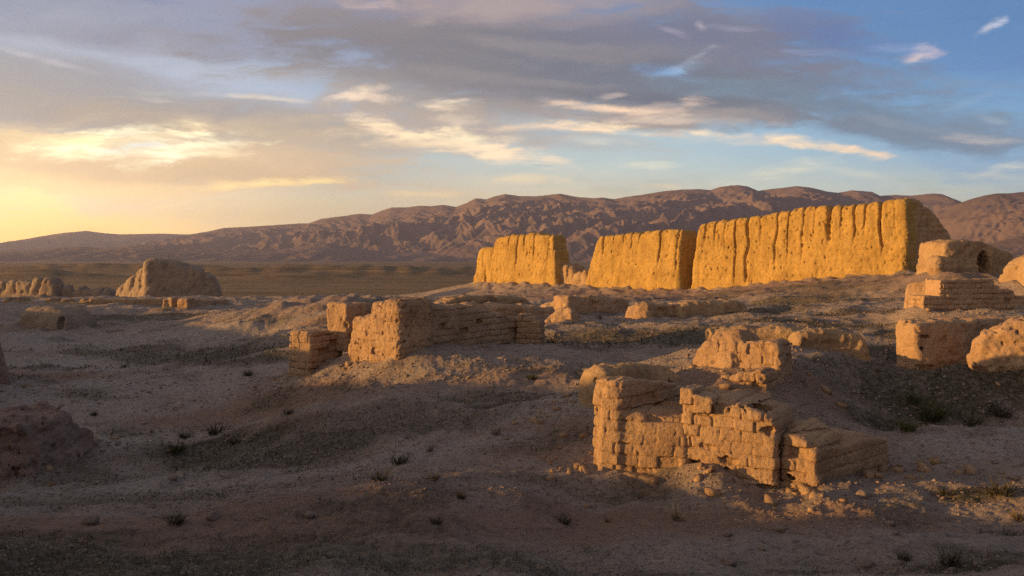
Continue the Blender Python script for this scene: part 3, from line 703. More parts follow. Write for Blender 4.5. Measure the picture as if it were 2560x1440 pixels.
def build_sky():
    w = bpy.data.worlds.new('World'); SC.world = w; w.use_nodes = True
    t = w.node_tree; t.nodes.clear(); k = NT(t)
    out = k.new('ShaderNodeOutputWorld'); bg = k.new('ShaderNodeBackground')
    t.links.new(bg.outputs[0], out.inputs[0]); bg.inputs[1].default_value = WSTR
    sky = k.new('ShaderNodeTexSky', sky_type='NISHITA')
    sky.sun_disc = False; sky.sun_elevation = SUN_EL; sky.sun_rotation = SUN_AZ % (2*math.pi)
    sky.altitude = 1200; sky.air_density = 1.0; sky.dust_density = 1.6; sky.ozone_density = 1.6
    d = k.new('ShaderNodeTexCoord').outputs['Generated']
    sx = k.new('ShaderNodeSeparateXYZ'); t.links.new(d, sx.inputs[0])
    x, y, z = sx.outputs
    ya = k.math('MAXIMUM', k.math('ABSOLUTE', y), .22)
    u = k.math('DIVIDE', x, ya); v = k.math('DIVIDE', z, ya)
    cb = k.new('ShaderNodeCombineXYZ'); k.put(cb.inputs[0], u); k.put(cb.inputs[1], v)
    P = cb.outputs[0]
    # clear sky: the physical sky, tinted by height and by bearing from the glow
    el = k.maprange(v, 0, .34, 0, 1, smooth=False)
    left = k.ramp(el, [(0, skycol((255,186,90))[:3]), (.16, skycol((255,210,124))[:3]), (.32, skycol((250,212,142))[:3]), (.55, skycol((200,190,172))[:3]), (1, skycol((130,140,170))[:3])])
    mid = k.ramp(el, [(0, skycol((232,198,138))[:3]), (.2, skycol((222,204,164))[:3]), (.34, skycol((186,196,190))[:3]), (.6, skycol((168,184,200))[:3]), (1, skycol((118,140,186))[:3])])
    right = k.ramp(el, [(0, skycol((214,200,164))[:3]), (.22, skycol((196,200,180))[:3]), (.38, skycol((156,184,198))[:3]), (.65, skycol((108,154,198))[:3]), (1, skycol((82,124,172))[:3])])
    c = k.mix(k.maprange(u, -.6, -.15), left, mid)
    c = k.mix(k.maprange(u, -.05, .45), c, right)
    c = k.mix(.10, c, sky.outputs[0])
    n1 = k.new('ShaderNodeTexNoise'); k.put(n1.inputs['Vector'], k.mapping(P, rot=(0, 0, math.radians(-6)), scale=(3.2, 9.5, 1)))
    n1.inputs['Scale'].default_value = 1.0; n1.inputs['Detail'].default_value = 6; n1.inputs['Roughness'].default_value = .58
    wv = k.vmath('MULTIPLY', k.vmath('SUBTRACT', n1.outputs['Color'], (.5, .5, .5)), (.20, .07, 0))
    Pw = k.vmath('ADD', P, wv)
    n2 = k.noise(k.mapping(Pw, rot=(0, 0, math.radians(-7)), scale=(5, 21, 1)), 1.0, 7, .62)
    n3 = k.noise(k.mapping(Pw, rot=(0, 0, math.radians(-10)), scale=(14, 46, 1)), 1.0, 5, .6)
    ns = k.math('SUBTRACT', k.math('ADD', k.math('MULTIPLY', n2, .65), k.math('MULTIPLY', n3, .35)), .5)
    n5 = k.noise(k.mapping(Pw, rot=(0, 0, math.radians(-8)), scale=(30, 92, 1)), 1.0, 5, .62)
    nss = k.math('SUBTRACT', k.math('ADD', k.math('MULTIPLY', n3, .55), k.math('MULTIPLY', n5, .45)), .5)
    Pn = k.vmath('ADD', P, k.vmath('SCALE', wv, scale=.30))
    st = k.maprange(k.noise(k.mapping(Pn, rot=(0, 0, math.radians(-5)), scale=(9, 60, 1)), 1.0, 6, .68), .36, .60, .3, 1.0)
    def chain(vec, col):   # keeps the node evaluation in sequence, so that the shader stack stays small
        n = k.new('ShaderNodeVectorMath', operation='MULTIPLY_ADD')
        k.put(n.inputs[0], col); n.inputs[1].default_value = (1e-8, 1e-8, 1e-8); k.put(n.inputs[2], vec)
        return n.outputs[0]
    for ci, (px, py, rx, ry, rot, rgb, op, sharp) in enumerate(CLOUDS):
        if ci % 8 == 0: Pw = chain(Pw, c); Pn = chain(Pn, c)
        loc = ((px-1280)/F, (HOR-py)/F, 0)
        small = rx < 260 and ry < 30
        m = k.mapping(Pn if small else Pw, loc, (0, 0, math.radians(-rot)), (rx*(1.5 if small else 1.45)/F, ry*(1.9 if small else 1.6)/F, 1), 'TEXTURE')
        q = k.math('ADD', k.vmath('LENGTH', m), k.math('MULTIPLY', nss if small else ns, -2.8 if small else -1.6 - 2.2*sharp))
        a = k.maprange(q, 1.05, .0 if small else .12 + .35*sharp, 0, op)
        if small: a = k.math('MULTIPLY', a, k.math('MULTIPLY', st, .82) if px > 1700 else st)
        c = k.mix(a, c, skycol(rgb))
    rear = k.maprange(y, .25, -.35, 0, 1)
    high = k.maprange(z, .30, .55, 0, 1)
    veil = k.mix(k.maprange(x, -.9, .7), skycol((252,224,200)), skycol((98,102,120)))
    veil = k.mix(k.maprange(z, .1, .9), veil, skycol((114,112,122)))
    c = k.mix(k.math('MULTIPLY', k.math('MAXIMUM', rear, high), .92), c, veil)
    # fine mottling of the veil
    c = k.mix(1.0, c, k.ramp(k.math('ADD', k.math('MULTIPLY', n2, .7), k.math('MULTIPLY', n3, .3)), [(.30, (.76,.79,.84)), (.46, (.95,.95,.97)), (.58, (1.04,1.03,1.02)), (.70, (1.20,1.15,1.10))]), 'MULTIPLY')
    # what the evening air between takes from the sky near the horizon
    gain = k.maprange(z, .0, .25, 1.66, 1.36, smooth=False)
    glow = k.math('MULTIPLY', k.maprange(u, -.15, -.62), k.maprange(v, .22, .02))
    c = k.vmath('MULTIPLY', c, k.mix(k.maprange(v, .06, .2), (1, 1, 1, 1), (.945, 1.0, .985, 1)))
    c = k.vmath('SCALE', c, scale=k.math('MULTIPLY', gain, k.math('ADD', 1.0, k.math('MULTIPLY', glow, .85))))
    k.l.new(c, bg.inputs[0])
    # sun
    L = bpy.data.lights.new('sun', 'SUN'); L.energy = SUN_E; L.angle = math.radians(.9); L.color = SUN_C
    o = bpy.data.objects.new('sun', L); COL.objects.link(o)
    dv = np.array([math.sin(SUN_AZ)*math.cos(SUN_EL), math.cos(SUN_AZ)*math.cos(SUN_EL), math.sin(SUN_EL)])
    from mathutils import Vector
    o.rotation_euler = Vector(tuple(-dv)).to_track_quat('-Z', 'Y').to_euler()
    o.location = (-20, 5, 12)
SUN_E = 5.4; SUN_C = (1.0, .555, .165)

def build_haze():
    m = bpy.data.materials.new('evening air'); m.use_nodes = True
    t = m.node_tree; t.nodes.clear(); k = NT(t)
    out = k.new('ShaderNodeOutputMaterial'); v = k.new('ShaderNodeVolumePrincipled')
    v.inputs['Color'].default_value = (.50, .52, .77, 1); v.inputs['Density'].default_value = HAZE
    v.inputs['Anisotropy'].default_value = .35
    t.links.new(v.outputs[0], out.inputs['Volume'])
    lo = (-5600, -5600, -60); hi = (5600, 5600, 300)
    Vs = [(x, y, z) for x in (lo[0], hi[0]) for y in (lo[1], hi[1]) for z in (lo[2], hi[2])]
    Q = [(0,1,3,2),(4,6,7,5),(0,4,5,1),(2,3,7,6),(0,2,6,4),(1,5,7,3)]
    me = mesh_from('haze', Vs, Q, smooth=False)
    o = link('haze', me, m); tag(o, kind='stuff')
HAZE = 1.65e-4

def build_camera():
    c = bpy.data.cameras.new('camera'); c.lens = 28; c.sensor_width = 36; c.clip_start = .1; c.clip_end = 20000
    c.shift_y = (HOR - 720) / 2560 * -1 * -1
    o = bpy.data.objects.new('camera', c); COL.objects.link(o)
    o.location = (0, 0, EYE); o.rotation_euler = (math.radians(90), 0, 0)
    SC.camera = o
# ------------------------------------------------------------------ the ruins
def build_ruins():
    G = 'sections of the long rammed earth rampart'
    # --- the long rampart
    ck = lambda px, dep=.35, wd=.13, zf=.55: (px, dep * .62 * (.5 + 1.0*((px*.618) % 1)), wd * (.34 + .28*((px*.377) % 1)), min(.95, zf*(.6 + .8*((px*.241) % 1))))
    rp = ruin('rampart_wall', 'longest and tallest golden rammed earth rampart section, deeply fluted, with a shaded rounded right end', 'wall', [
        seg([gpt(1722), gpt(2266)], 3.4, [733, 692], [(1722,600),(1730,584),(1742,562),(1765,553),(1790,548),(1830,543),(1870,541),(1895,538),(1905,536),(1930,528),(1965,527),(1985,520),(2010,517),(2062,512),(2070,515),(2085,511),(2128,507),(2160,505),(2197,503),(2203,504),(2215,498),(2264,496)],
            bt=.07, r=.35, rag=.16, t0=.10, t1=.02, cracks=[ck(1757,.35,.14,.35), ck(1781,.4,.12,.45), ck(1806,.35,.10,.6), ck(1833,.5,.15,.75), ck(1862,.5,.15,.8), ck(1895,.55,.17,.4), ck(1936,.45,.12,.7), ck(1966,.3,.10,.5), ck(2002,.5,.12,.7), ck(2030,.2,.09,.6),
                    ck(2066,.75,.20,.35), ck(2096,.45,.13,.6), ck(2129,.5,.12,.85), ck(2158,.45,.12,.6), ck(2199,.75,.18,.45), ck(2235,.22,.08,.5)]),
        ], .062, 'gold', G, warp=.22, wl=2.6, rough=.06, rl=.7, fine=.05, fl=.17, pits=.11, pl=.20, seed=3, blend=.12, strata=.055, sl=.22)
    rp.name = 'rampart_wall'
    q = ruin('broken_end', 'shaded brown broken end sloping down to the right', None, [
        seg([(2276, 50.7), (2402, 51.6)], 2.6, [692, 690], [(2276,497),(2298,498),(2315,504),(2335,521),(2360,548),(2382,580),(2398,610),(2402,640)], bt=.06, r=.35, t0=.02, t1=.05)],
        .065, 'plaster', None, warp=.25, wl=2.0, rough=.10, rl=.7, fine=.06, fl=.18, pits=.12, pl=.22, seed=4, strata=.10, sl=.26,  # browner clay than the rampart face puts this end's shade into its colour
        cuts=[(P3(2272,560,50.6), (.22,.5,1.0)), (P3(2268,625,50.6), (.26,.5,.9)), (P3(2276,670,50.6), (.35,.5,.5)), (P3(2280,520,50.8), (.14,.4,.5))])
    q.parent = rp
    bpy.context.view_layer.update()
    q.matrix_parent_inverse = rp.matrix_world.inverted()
    ruin('rampart_wall', 'middle golden rampart section with leaning left end and dark broken right end', 'wall', [
        seg([gpt(1458), gpt(1700)], 3.0, [722, 731], [(1470,605),(1487,592),(1500,588),(1550,583),(1600,577),(1640,575),(1680,572),(1700,571)], bt=.07, r=.38, rag=.16, t0=.26, t1=.03,
            cracks=[ck(1501,.45,.14,.35), ck(1527,.35,.12,.4), ck(1553,.22,.1,.3), ck(1572,.22,.1,.3), ck(1590,.3,.12,.4), ck(1644,.4,.11,.75), ck(1688,.5,.16,.6)])],
        .070, 'gold', G, warp=.25, wl=2.6, rough=.06, rl=.7, fine=.05, fl=.18, pits=.11, pl=.22, seed=5, strata=.055, sl=.22)
    ruin('rampart_wall', 'smaller golden rampart section left of the crumbled gap, fluted with steep right end', 'wall', [
        seg([gpt(1214), gpt(1390)], 2.6, [716, 718], [(1222,605),(1236,592),(1270,587),(1300,585),(1335,584),(1345,587),(1390,588)], bt=.08, r=.35, rag=.16, t0=.17, t1=.14,
            cracks=[ck(1266,.4,.14,.45), ck(1286,.4,.13,.5), ck(1304,.35,.12,.45), ck(1314,.25,.1,.35), ck(1329,.55,.16,.6), ck(1365,.25,.1,.45), ck(1378,.35,.11,.6)])],
        .080, 'gold', G, warp=.2, wl=2.4, rough=.06, rl=.7, fine=.05, fl=.2, pits=.11, pl=.25, seed=7, strata=.055, sl=.22, cuts=[(P3(1293,712,77.5), (.35,.8,1.0))])
    ruin('rampart_wall', 'lowest, leftmost end piece of the golden rampart, split by a dark hollow', 'wall', [
        seg([(1179, 82.5), (1226, 80.2)], 2.4, [712, 714], [(1185,625),(1197,618),(1226,617)], bt=.10, r=.35, t0=.18, t1=.02, cracks=[ck(1203,.3,.12,.6)])],
        .10, 'gold', G, warp=.2, wl=2.0, rough=.08, rl=.6, fine=.05, fl=.24, pits=.1, pl=.32, seed=9, strata=.03, cuts=[(P3(1212,690,80.5), (.3,.8,1.7))])
    ruin('crumbled_wall', 'low crumbled brown earth saddle filling the gap between two rampart sections', 'wall', [
        seg([(1384, 73.6), (1464, 70.4)], 2.6, [726, 728], [(1384,668),(1400,658),(1412,660),(1428,674),(1446,678),(1464,664)], bt=.12, r=.4, t0=.0, t1=.0,
            cracks=[ck(1412,.4,.25,.8), ck(1432,.4,.25,.8), ck(1450,.4,.25,.8)])],
        .10, 'plaster', None, warp=.35, wl=1.5, rough=.16, rl=.8, fine=.07, fl=.25, pits=.12, pl=.35, seed=11)
    # --- stupa mound
    ruin('ruined_stupa', 'big rounded earth mound of a ruined stupa standing alone on the left plain', 'ruin', [
        seg([(274, 77.5), (362, 73.6)], 3.0, [750, 750], [(268,745),(285,722),(300,700),(318,680),(340,664),(362,650)], bt=.18, r=.5, t0=0, t1=.02, cracks=[(300,.22,.2,.8),(322,.28,.2,.8),(342,.22,.2,.7)]),
        seg([(360, 73.7), (556, 76)], 6.5, [750, 750], [(358,649),(380,645),(400,648),(435,650),(460,657),(490,668),(515,680),(530,686),(542,700),(550,722),(556,745)], bt=.07, r=.6, t0=0, t1=.05, cracks=[(514,.3,.2,.6),(470,.15,.15,.5)])],
        0.09, 'grey_clay', None, warp=.3, wl=2.5, rough=.10, rl=.8, fine=.05, fl=.3, pits=.10, pl=.35, seed=13, blend=.25, strata=.02)
    # --- left side
    ruin('ruined_wall', 'far left pale ruined wall with rounded top beside the toothed stretch', 'wall', [
        seg([(-90, 62), (136, 60)], 1.4, [752, 752], [(-90,708),(10,700),(40,698),(64,702),(80,692),(118,694),(130,706),(136,724)], bt=.05, r=.3, cracks=[(36,.2,.12,.8),(72,.2,.12,.8),(98,.25,.14,.7),(10,.2,.1,.6)])],
        .085, 'grey_clay', None, warp=.2, wl=1.5, rough=.09, rl=.6, fine=.05, fl=.25, pits=.08, pl=.3, seed=15)
    ruin('ruined_wall', 'low toothed remnant wall running up to the left foot of the stupa mound', 'wall', [
        seg([(136, 60.5), (276, 61)], 1.2, [752, 752], [(136,728),(147,720),(155,714),(166,714),(172,722),(178,732),(186,722),(200,717),(212,724),(226,726),(240,720),(252,721),(256,728),(262,720),(276,722)], bt=.06, r=.25)],
        .085, 'grey_clay', None, warp=.3, wl=.9, rough=.12, rl=.5, fine=.05, fl=.2, pits=.08, pl=.3, seed=17)
    ruin('low_wall', 'long low mud wall with toothed top crossing the left middle distance', 'wall', [
        seg([(-60, 44), (250, 43)], .8, [772, 770], [(-60,756),(8,754),(9,744),(22,744),(24,754),(36,754),(38,743),(52,743),(55,755),(108,755),(110,746),(130,746),(132,755),(148,755),(151,748),(165,748),(168,756),(194,756),(196,748),(208,746),(210,756),(222,756),(224,748),(240,748),(250,756)], bt=.05, r=.08)],
        .055, 'plaster', None, warp=.08, wl=.6, rough=.05, rl=.3, fine=.03, fl=.15, pits=.05, pl=.2, seed=19)
    ruin('low_wall', 'straight low mud wall below the stupa mound, left of the two stubs', 'wall', [
        seg([(84, 39.5), (412, 41)], .8, [776, 772], [(84,760),(200,757),(230,747),(300,746),(400,747),(412,752)], bt=.06, r=.10)],
        .055, 'plaster', None, warp=.10, wl=.9, rough=.05, rl=.4, fine=.03, fl=.15, pits=.05, pl=.2, seed=20)
    ruin('wall_stub', 'small square mud stub, left one of the pair below the stupa mound', 'wall', [
        seg([(410, 37.5), (430, 37.2)], .5, [775, 775], [(410,747),(420,743),(430,745)], bt=.04, r=.07), seg([(428, 37.3), (440, 37.9)], .45, [775, 775], [(428,746),(440,750)], bt=.04, r=.07)],
        .045, 'brick', 'pair of mud stubs below the stupa', warp=.06, wl=.5, rough=.04, rl=.25, fine=.02, pits=.04, pl=.15, seed=21)
    ruin('wall_stub', 'right mud stub of the pair, trailing a low wall towards the plain', 'wall', [
        seg([(446, 37.2), (468, 36.9)], .5, [775, 775], [(446,754),(455,748),(468,745)], bt=.04, r=.07), seg([(466, 37), (575, 41)], .5, [772, 762], [(466,745),(480,748),(520,749),(575,748)], bt=.04, r=.07)],
        .045, 'brick', 'pair of mud stubs below the stupa', warp=.06, wl=.5, rough=.04, rl=.25, fine=.02, pits=.04, pl=.15, seed=22)
    ruin('clay_mound', 'rounded clay hump of a buried room with a dark split on its right side', 'ruin', [
        seg([(24, 27.6), (166, 27)], 1.6, [832, 828], [(24,815),(34,792),(46,778),(62,770),(110,769),(132,776),(148,786),(160,800),(166,822)], bt=.12, r=.25, t0=.15, t1=.12)],
        .042, 'grey_clay', None, warp=.15, wl=1.0, rough=.05, rl=.5, fine=.02, fl=.12, pits=.03, pl=.15, seed=23, cuts=[(P3(151,808,27.1), (.11,.35,.26)), (P3(126,797,27), (.035,.3,.04))])
    ruin('earth_wall', 'eroded earth wall cut off by the left edge of the picture', 'wall', [
        seg([(-180, 14.5), (27, 15.4)], 1.0, [945, 930], [(-180,800),(-60,805),(0,812),(14,824),(21,850),(27,890)], bt=.08, r=.15)],
        .026, 'red_clay', None, warp=.12, wl=.8, rough=.05, rl=.35, fine=.02, fl=.1, pits=.03, pl=.12, seed=25)
    ruin('earth_wall', 'low red brown earth stump with a ragged right edge at the lower left', 'wall', [
        seg([(-200, 10.5), (84, 9.95)], 1.0, [1150, 1140], [(-200,1036),(-40,1040),(50,1046),(84,1060)], bt=.32, r=.10, t1=.3, rise=-.05),
        seg([(70, 9.95), (140, 10.5)], .7, [1140, 1110], [(70,1056),(104,1036),(120,1036),(132,1054),(140,1075)], bt=.3, r=.05, t1=.35, rise=-.05)],
        .016, 'red_clay', None, warp=.22, wl=.6, rough=.09, rl=.26, fine=.035, fl=.07, pits=.06, pl=.11, seed=27, strata=.04, sl=.12)
    ruin('earth_bank', 'crumbling earth bank with small cliffs left of the brick ruin', 'bank', [
        seg([(668, 26), (848, 25)], 2.4, [838, 832], [(668,800),(700,783),(735,770),(765,762),(810,757),(848,754)], bt=.22, r=.3, t0=.6, t1=.0, cracks=[(720,.3,.2,.7),(775,.4,.25,.8),(812,.3,.2,.8)])],
        .040, 'plaster', None, warp=.3, wl=1.1, rough=.13, rl=.5, fine=.05, fl=.15, pits=.06, pl=.2, seed=29)
    # --- wall with the tall rounded head, mid left
    e = empty('brick_ruin', P3(930, 932, 14.6)); tag(e, 'mud brick ruin with tall rounded lit head and long shaded wall, left of centre', 'ruin')
    ruin('head_wall', None, None, [
        seg([(863, 15.3), (996, 14.15)], .95, [902, 938], [(863,795),(872,789),(912,787),(918,776),(926,764),(940,752),(958,746),(975,747),(988,752),(996,760)], bt=.05, r=.16, t0=.02, t1=.03, brick=.6, ch=.125, bl=.32, gd=.03)],
        .016, 'brick', None, warp=.07, wl=.5, rough=.035, rl=.22, fine=.022, fl=.06, pits=.045, pl=.07, seed=31, parent=e)
    ruin('long_wall', None, None, [
        seg([(990, 14.3), (1302, 17.7)], .75, [908, 864], [(988,757),(1010,756),(1040,758),(1100,758),(1150,761),(1200,767),(1240,775),(1270,784),(1302,794)], bt=.05, r=.12, brick=1, ch=.125, bl=.34, gd=.036, miss=.04)],
        .0165, 'brick', None, warp=.05, wl=.7, rough=.03, rl=.3, fine=.014, fl=.07, pits=.02, pl=.09, seed=33, parent=e,
        cuts=[(P3(1040,775,14.85), (.14,.12,.05)), (P3(1077,789,15.2), (.05,.12,.07)), (P3(1195,803,16.5), (.16,.12,.05))])
    ruin('end_stub', None, None, [
        seg([(1288, 17.45), (1352, 17.3)], .5, [852, 848], [(1288,784),(1310,788),(1335,791),(1338,800),(1352,803)], bt=.02, r=.04, brick=1, ch=.125, bl=.36, gd=.04, miss=.02)],
        .017, 'brick', None, warp=.03, rough=.02, rl=.25, fine=.012, fl=.07, pits=.015, seed=35, parent=e)
    ruin('back_pier', None, None, [
        seg([(836, 16.4), (863, 15.95)], .5, [838, 842], [(836,758),(850,755),(863,756)], bt=.02, r=.06, brick=.7, ch=.125, bl=.3, gd=.025),
        seg([(861, 16.0), (940, 16.9)], .5, [840, 840], [(861,756),(900,757),(940,758)], bt=.02, r=.06, brick=.7, ch=.125, bl=.3)],
        .021, 'brick', None, warp=.05, wl=.5, rough=.03, fine=.015, fl=.07, pits=.03, seed=37, parent=e)
    ruin('stepped_stub', None, None, [
        seg([(772, 15.3), (864, 16.3)], .55, [932, 900], [(772,832),(785,828),(800,826),(830,826),(850,834),(864,838)], bt=.03, r=.06, t0=.13, brick=1, ch=.125, bl=.36, gd=.042, miss=.02)],
        .0165, 'brick', None, warp=.04, rough=.02, rl=.3, fine=.012, fl=.07, pits=.015, seed=39, parent=e)
    # --- low remains between the brick ruin and the rampart
    LG = 'low eroded walls below the rampart'
    low = dict(warp=.14, wl=.7, rough=.07, rl=.32, fine=.03, fl=.1, pits=.05, pl=.13, strata=.02, sl=.13)
    ruin('low_wall', 'thin dark line of low wall behind the brick ruin, nearest the open plain', 'wall', [
        seg([(834, 36), (1100, 39)], .8, [762, 764], [(834,752),(848,745),(870,741),(950,742),(1040,746),(1100,752)], bt=.06, r=.12)], .045, 'plaster', LG, seed=41, **low)
    ruin('low_wall', 'long low wall with shaded brick face straight above the long brick wall', 'wall', [
        seg([(1112, 30.2), (1340, 33)], .9, [766, 768], [(1112,758),(1140,747),(1165,741),(1270,740),(1315,744),(1340,758)], bt=.08, r=.14, brick=.5, ch=.13)], .042, 'plaster', LG, seed=43, **low)
    ruin('low_wall', 'low wall just behind the end stub, ending in a rounded brick lump', 'wall', [
        seg([(1150, 21.8), (1395, 23.4)], .7, [806, 812], [(1150,764),(1210,761),(1300,762),(1350,764),(1380,768),(1395,776)], bt=.05, r=.12, brick=.6, ch=.13),
        seg([(1362, 21.6), (1440, 21.2)], .6, [814, 816], [(1362,790),(1380,776),(1400,770),(1418,772),(1432,784),(1440,800)], bt=.10, r=.12, brick=.6, ch=.13)], .030, 'brick', LG, seed=45, **low)
    ruin('low_wall', 'tallest of the low shaded walls, right of the rounded brick lump', 'wall', [
        seg([(1336, 27.2), (1420, 26.4)], .9, [800, 800], [(1336,768),(1365,752),(1395,744),(1420,742)], bt=.10, r=.15, brick=.4, ch=.13),
        seg([(1418, 26.2), (1585, 28)], .9, [800, 800], [(1418,742),(1500,741),(1545,745),(1570,752),(1585,764)], bt=.05, r=.12, brick=.6, ch=.13)], .036, 'brick', LG, seed=47, **low)
    ruin('low_wall', 'short rounded wall with lit left end below the middle rampart section', 'wall', [
        seg([(1556, 24.6), (1620, 24)], .7, [800, 802], [(1556,782),(1566,766),(1580,758),(1620,757)], bt=.12, r=.16), seg([(1612, 24.2), (1730, 25)], .6, [798, 790], [(1612,758),(1680,759),(1730,760)], bt=.06, r=.1, brick=.4)], .033, 'brick', LG, seed=49, **low)
    ruin('low_wall', 'rough lumpy low block lying below the longest rampart section', 'wall', [
        seg([(1698, 24.4), (1878, 24.9)], .8, [786, 786], [(1698,776),(1712,762),(1730,754),(1790,752),(1850,753),(1868,758),(1878,770)], bt=.15, r=.14, t1=.1)], .033, 'plaster', LG, seed=51,
        warp=.12, wl=.6, rough=.06, rl=.3, fine=.04, fl=.12, pits=.06, pl=.16)
    # --- right side
    ruin('ruined_hut', 'small clay hut ruin with a round dark hole beside the rampart end', 'ruin', [
        seg([(2357, 30), (2540, 30.8)], 1.5, [702, 704], [(2357,612),(2370,603),(2385,600),(2440,600),(2462,604),(2480,610),(2500,622),(2540,636)], bt=.04, r=.09, t0=.12),
        seg([(2328, 29.9), (2366, 29.8)], 1.3, [702, 702], [(2328,662),(2334,648),(2346,640),(2366,636)], bt=.05, r=.2, t0=.1)],
        .040, 'plaster', None, warp=.09, wl=.9, rough=.06, rl=.35, fine=.035, fl=.12, pits=.06, pl=.13, seed=53, strata=.02, sl=.14,
        cuts=[(P3(2473,660,30.2), (.30,1.15,.50))])
    ruin('clay_wall', 'rounded sunlit clay wall at the right edge, beside the hut with the round hole', 'wall', [
        seg([(2484, 27.5), (2680, 24)], 1.4, [722, 735], [(2484,690),(2495,660),(2515,641),(2540,632),(2580,628),(2680,620)], bt=.10, r=.35)],
        .036, 'plaster', None, warp=.16, wl=1.0, rough=.08, rl=.4, fine=.05, fl=.12, pits=.07, pl=.15, seed=55, strata=.03, sl=.2)
    ruin('brick_platform', 'stepped mud brick platform with neat courses below the clay hut', 'ruin', [
        seg([(2308, 20), (2660, 20.7)], .62, [800, 796], [(2306,739),(2351,739),(2353,699),(2482,697),(2486,700),(2489,712),(2500,714),(2503,724),(2540,726),(2543,740),(2570,741),(2573,752),(2660,754)], bt=.02, r=.035, t0=.04, brick=1, ch=.135, bl=.34, gd=.05, miss=.012, brel=.03),
        seg([(2258, 21.8), (2352, 21.2)], .6, [745, 745], [(2258,722),(2266,710),(2285,703),(2320,700),(2352,699)], bt=.1, r=.1, brick=.7, ch=.135)],
        .021, 'brick', None, warp=.03, wl=.8, rough=.018, rl=.3, fine=.012, fl=.08, pits=.012, pl=.1, seed=57, blend=.02)
    ruin('corner_wall', 'shaded wall corner with loose bricks on its left end, behind the big lit lump', 'wall', [
        seg([(2296, 13.0), (2420, 13.25)], .55, [918, 914], [(2296,808),(2303,806),(2345,804),(2352,801),(2380,800),(2420,800)], bt=.03, r=.07, t0=-.06, brick=.45, ch=.13, bl=.36, gd=.03),
        seg([(2412, 13.2), (2700, 15)], .7, [900, 860], [(2412,801),(2480,798),(2560,797),(2700,796)], bt=.03, r=.08, brick=.3, ch=.13)],
        .019, 'brick', None, warp=.06, wl=.5, rough=.04, rl=.25, fine=.018, fl=.07, pits=.03, pl=.1, seed=59,
        cuts=[(P3(2312,842,13.05), (.12,.14,.035)), (P3(2298,872,13.1), (.05,.1,.05))])
    ruin('clay_wall', 'big lumpy sunlit clay wall cut off by the right edge, in front of the corner wall', 'wall', [
        seg([(2400, 12.3), (2760, 11.2)], .85, [916, 985], [(2400,915),(2412,893),(2430,862),(2452,835),(2478,820),(2510,812),(2560,808),(2640,806),(2760,806)], bt=.14, r=.2, t0=.0)],
        .018, 'brick', None, warp=.14, wl=.6, rough=.09, rl=.26, fine=.05, fl=.085, pits=.09, pl=.085, seed=61, strata=.02, sl=.13)
    e = empty('room_ruin', P3(1850, 930, 11.2)); tag(e, 'three walls of a small roofless room with rounded sunlit left corner', 'ruin')
    ruin('corner_lump', None, None, [
        seg([(1712, 11.7), (1835, 10.95)], .8, [910, 940], [(1712,898),(1722,874),(1738,850),(1758,834),(1780,829),(1810,829),(1835,838)], bt=.16, r=.2, t0=.1, t1=.0, brick=.25)],
        .016, 'brick', None, warp=.08, wl=.5, rough=.04, rl=.22, fine=.022, fl=.06, pits=.035, pl=.08, seed=63, parent=e)
    ruin('front_wall', None, None, [
        seg([(1790, 11.25), (1950, 10.65)], .5, [938, 944], [(1790,858),(1815,855),(1880,856),(1925,852),(1942,854),(1950,862)], bt=.06, r=.05, brick=1, ch=.135, bl=.28, gd=.03, miss=.02),
        seg([(1948, 10.75), (1990, 11.3)], .5, [940, 920], [(1948,856),(1970,872),(1990,900)], bt=.1, r=.08)],
        .0155, 'brick', None, warp=.035, wl=.4, rough=.025, rl=.2, fine=.016, fl=.06, pits=.02, pl=.08, seed=65, parent=e)
    ruin('back_wall', None, None, [
        seg([(1762, 14.6), (2030, 14.2)], .5, [905, 905], [(1762,824),(1850,820),(1960,820),(2010,824),(2030,832)], bt=.05, r=.12),
        seg([(1985, 13.6), (2188, 13.6)], .55, [905, 922], [(1985,834),(2020,828),(2080,826),(2140,829),(2162,840),(2178,864),(2190,900)], bt=.08, r=.14, t1=.1)],
        .020, 'plaster', None, warp=.08, wl=.6, rough=.05, rl=.28, fine=.025, fl=.08, pits=.05, pl=.1, seed=67, strata=.02, sl=.12, parent=e)
    ruin('brick_heap', 'low broken remnant of two brick courses below the roofless room', 'ruin', [
        seg([(1796, 10.6), (1912, 10.2)], .5, [972, 972], [(1796,952),(1800,942),(1838,940),(1842,926),(1900,925),(1912,936)], bt=.08, r=.04, brick=1, ch=.13, bl=.3, gd=.03)],
        .015, 'brick', None, warp=.05, wl=.3, rough=.03, rl=.18, fine=.02, fl=.06, pits=.03, pl=.07, seed=69)
    ruin('curved_wall', 'rounded shaded clay wall stub right behind the foreground brick wall', 'wall', [
        seg([(1458, 10.3), (1560, 10.35)], .8, [1062, 1050], [(1458,985),(1466,960),(1480,940),(1505,928),(1560,923)], bt=.05, r=.24, t0=.04),
        seg([(1545, 10.35), (1730, 11.3)], .8, [1050, 990], [(1545,924),(1600,921),(1660,923),(1730,930)], bt=.08, r=.24)],
        .0155, 'plaster', None, warp=.08, wl=.6, rough=.05, rl=.22, fine=.025, fl=.07, pits=.05, pl=.08, seed=71, strata=.02, sl=.1, cuts=[(P3(1497,955,10.35), (.04,.10,.06))])
    # --- the brick wall in the foreground
    e = empty('brick_wall', P3(1800, 1210, 7.6)); tag(e, 'nearest mud brick wall, sunlit, stepped in three blocks, right of centre', 'wall')
    fg = dict(parent=e, warp=.018, wl=.3, rough=.012, rl=.16, fine=.008, fl=.035, pits=.010, pl=.045)
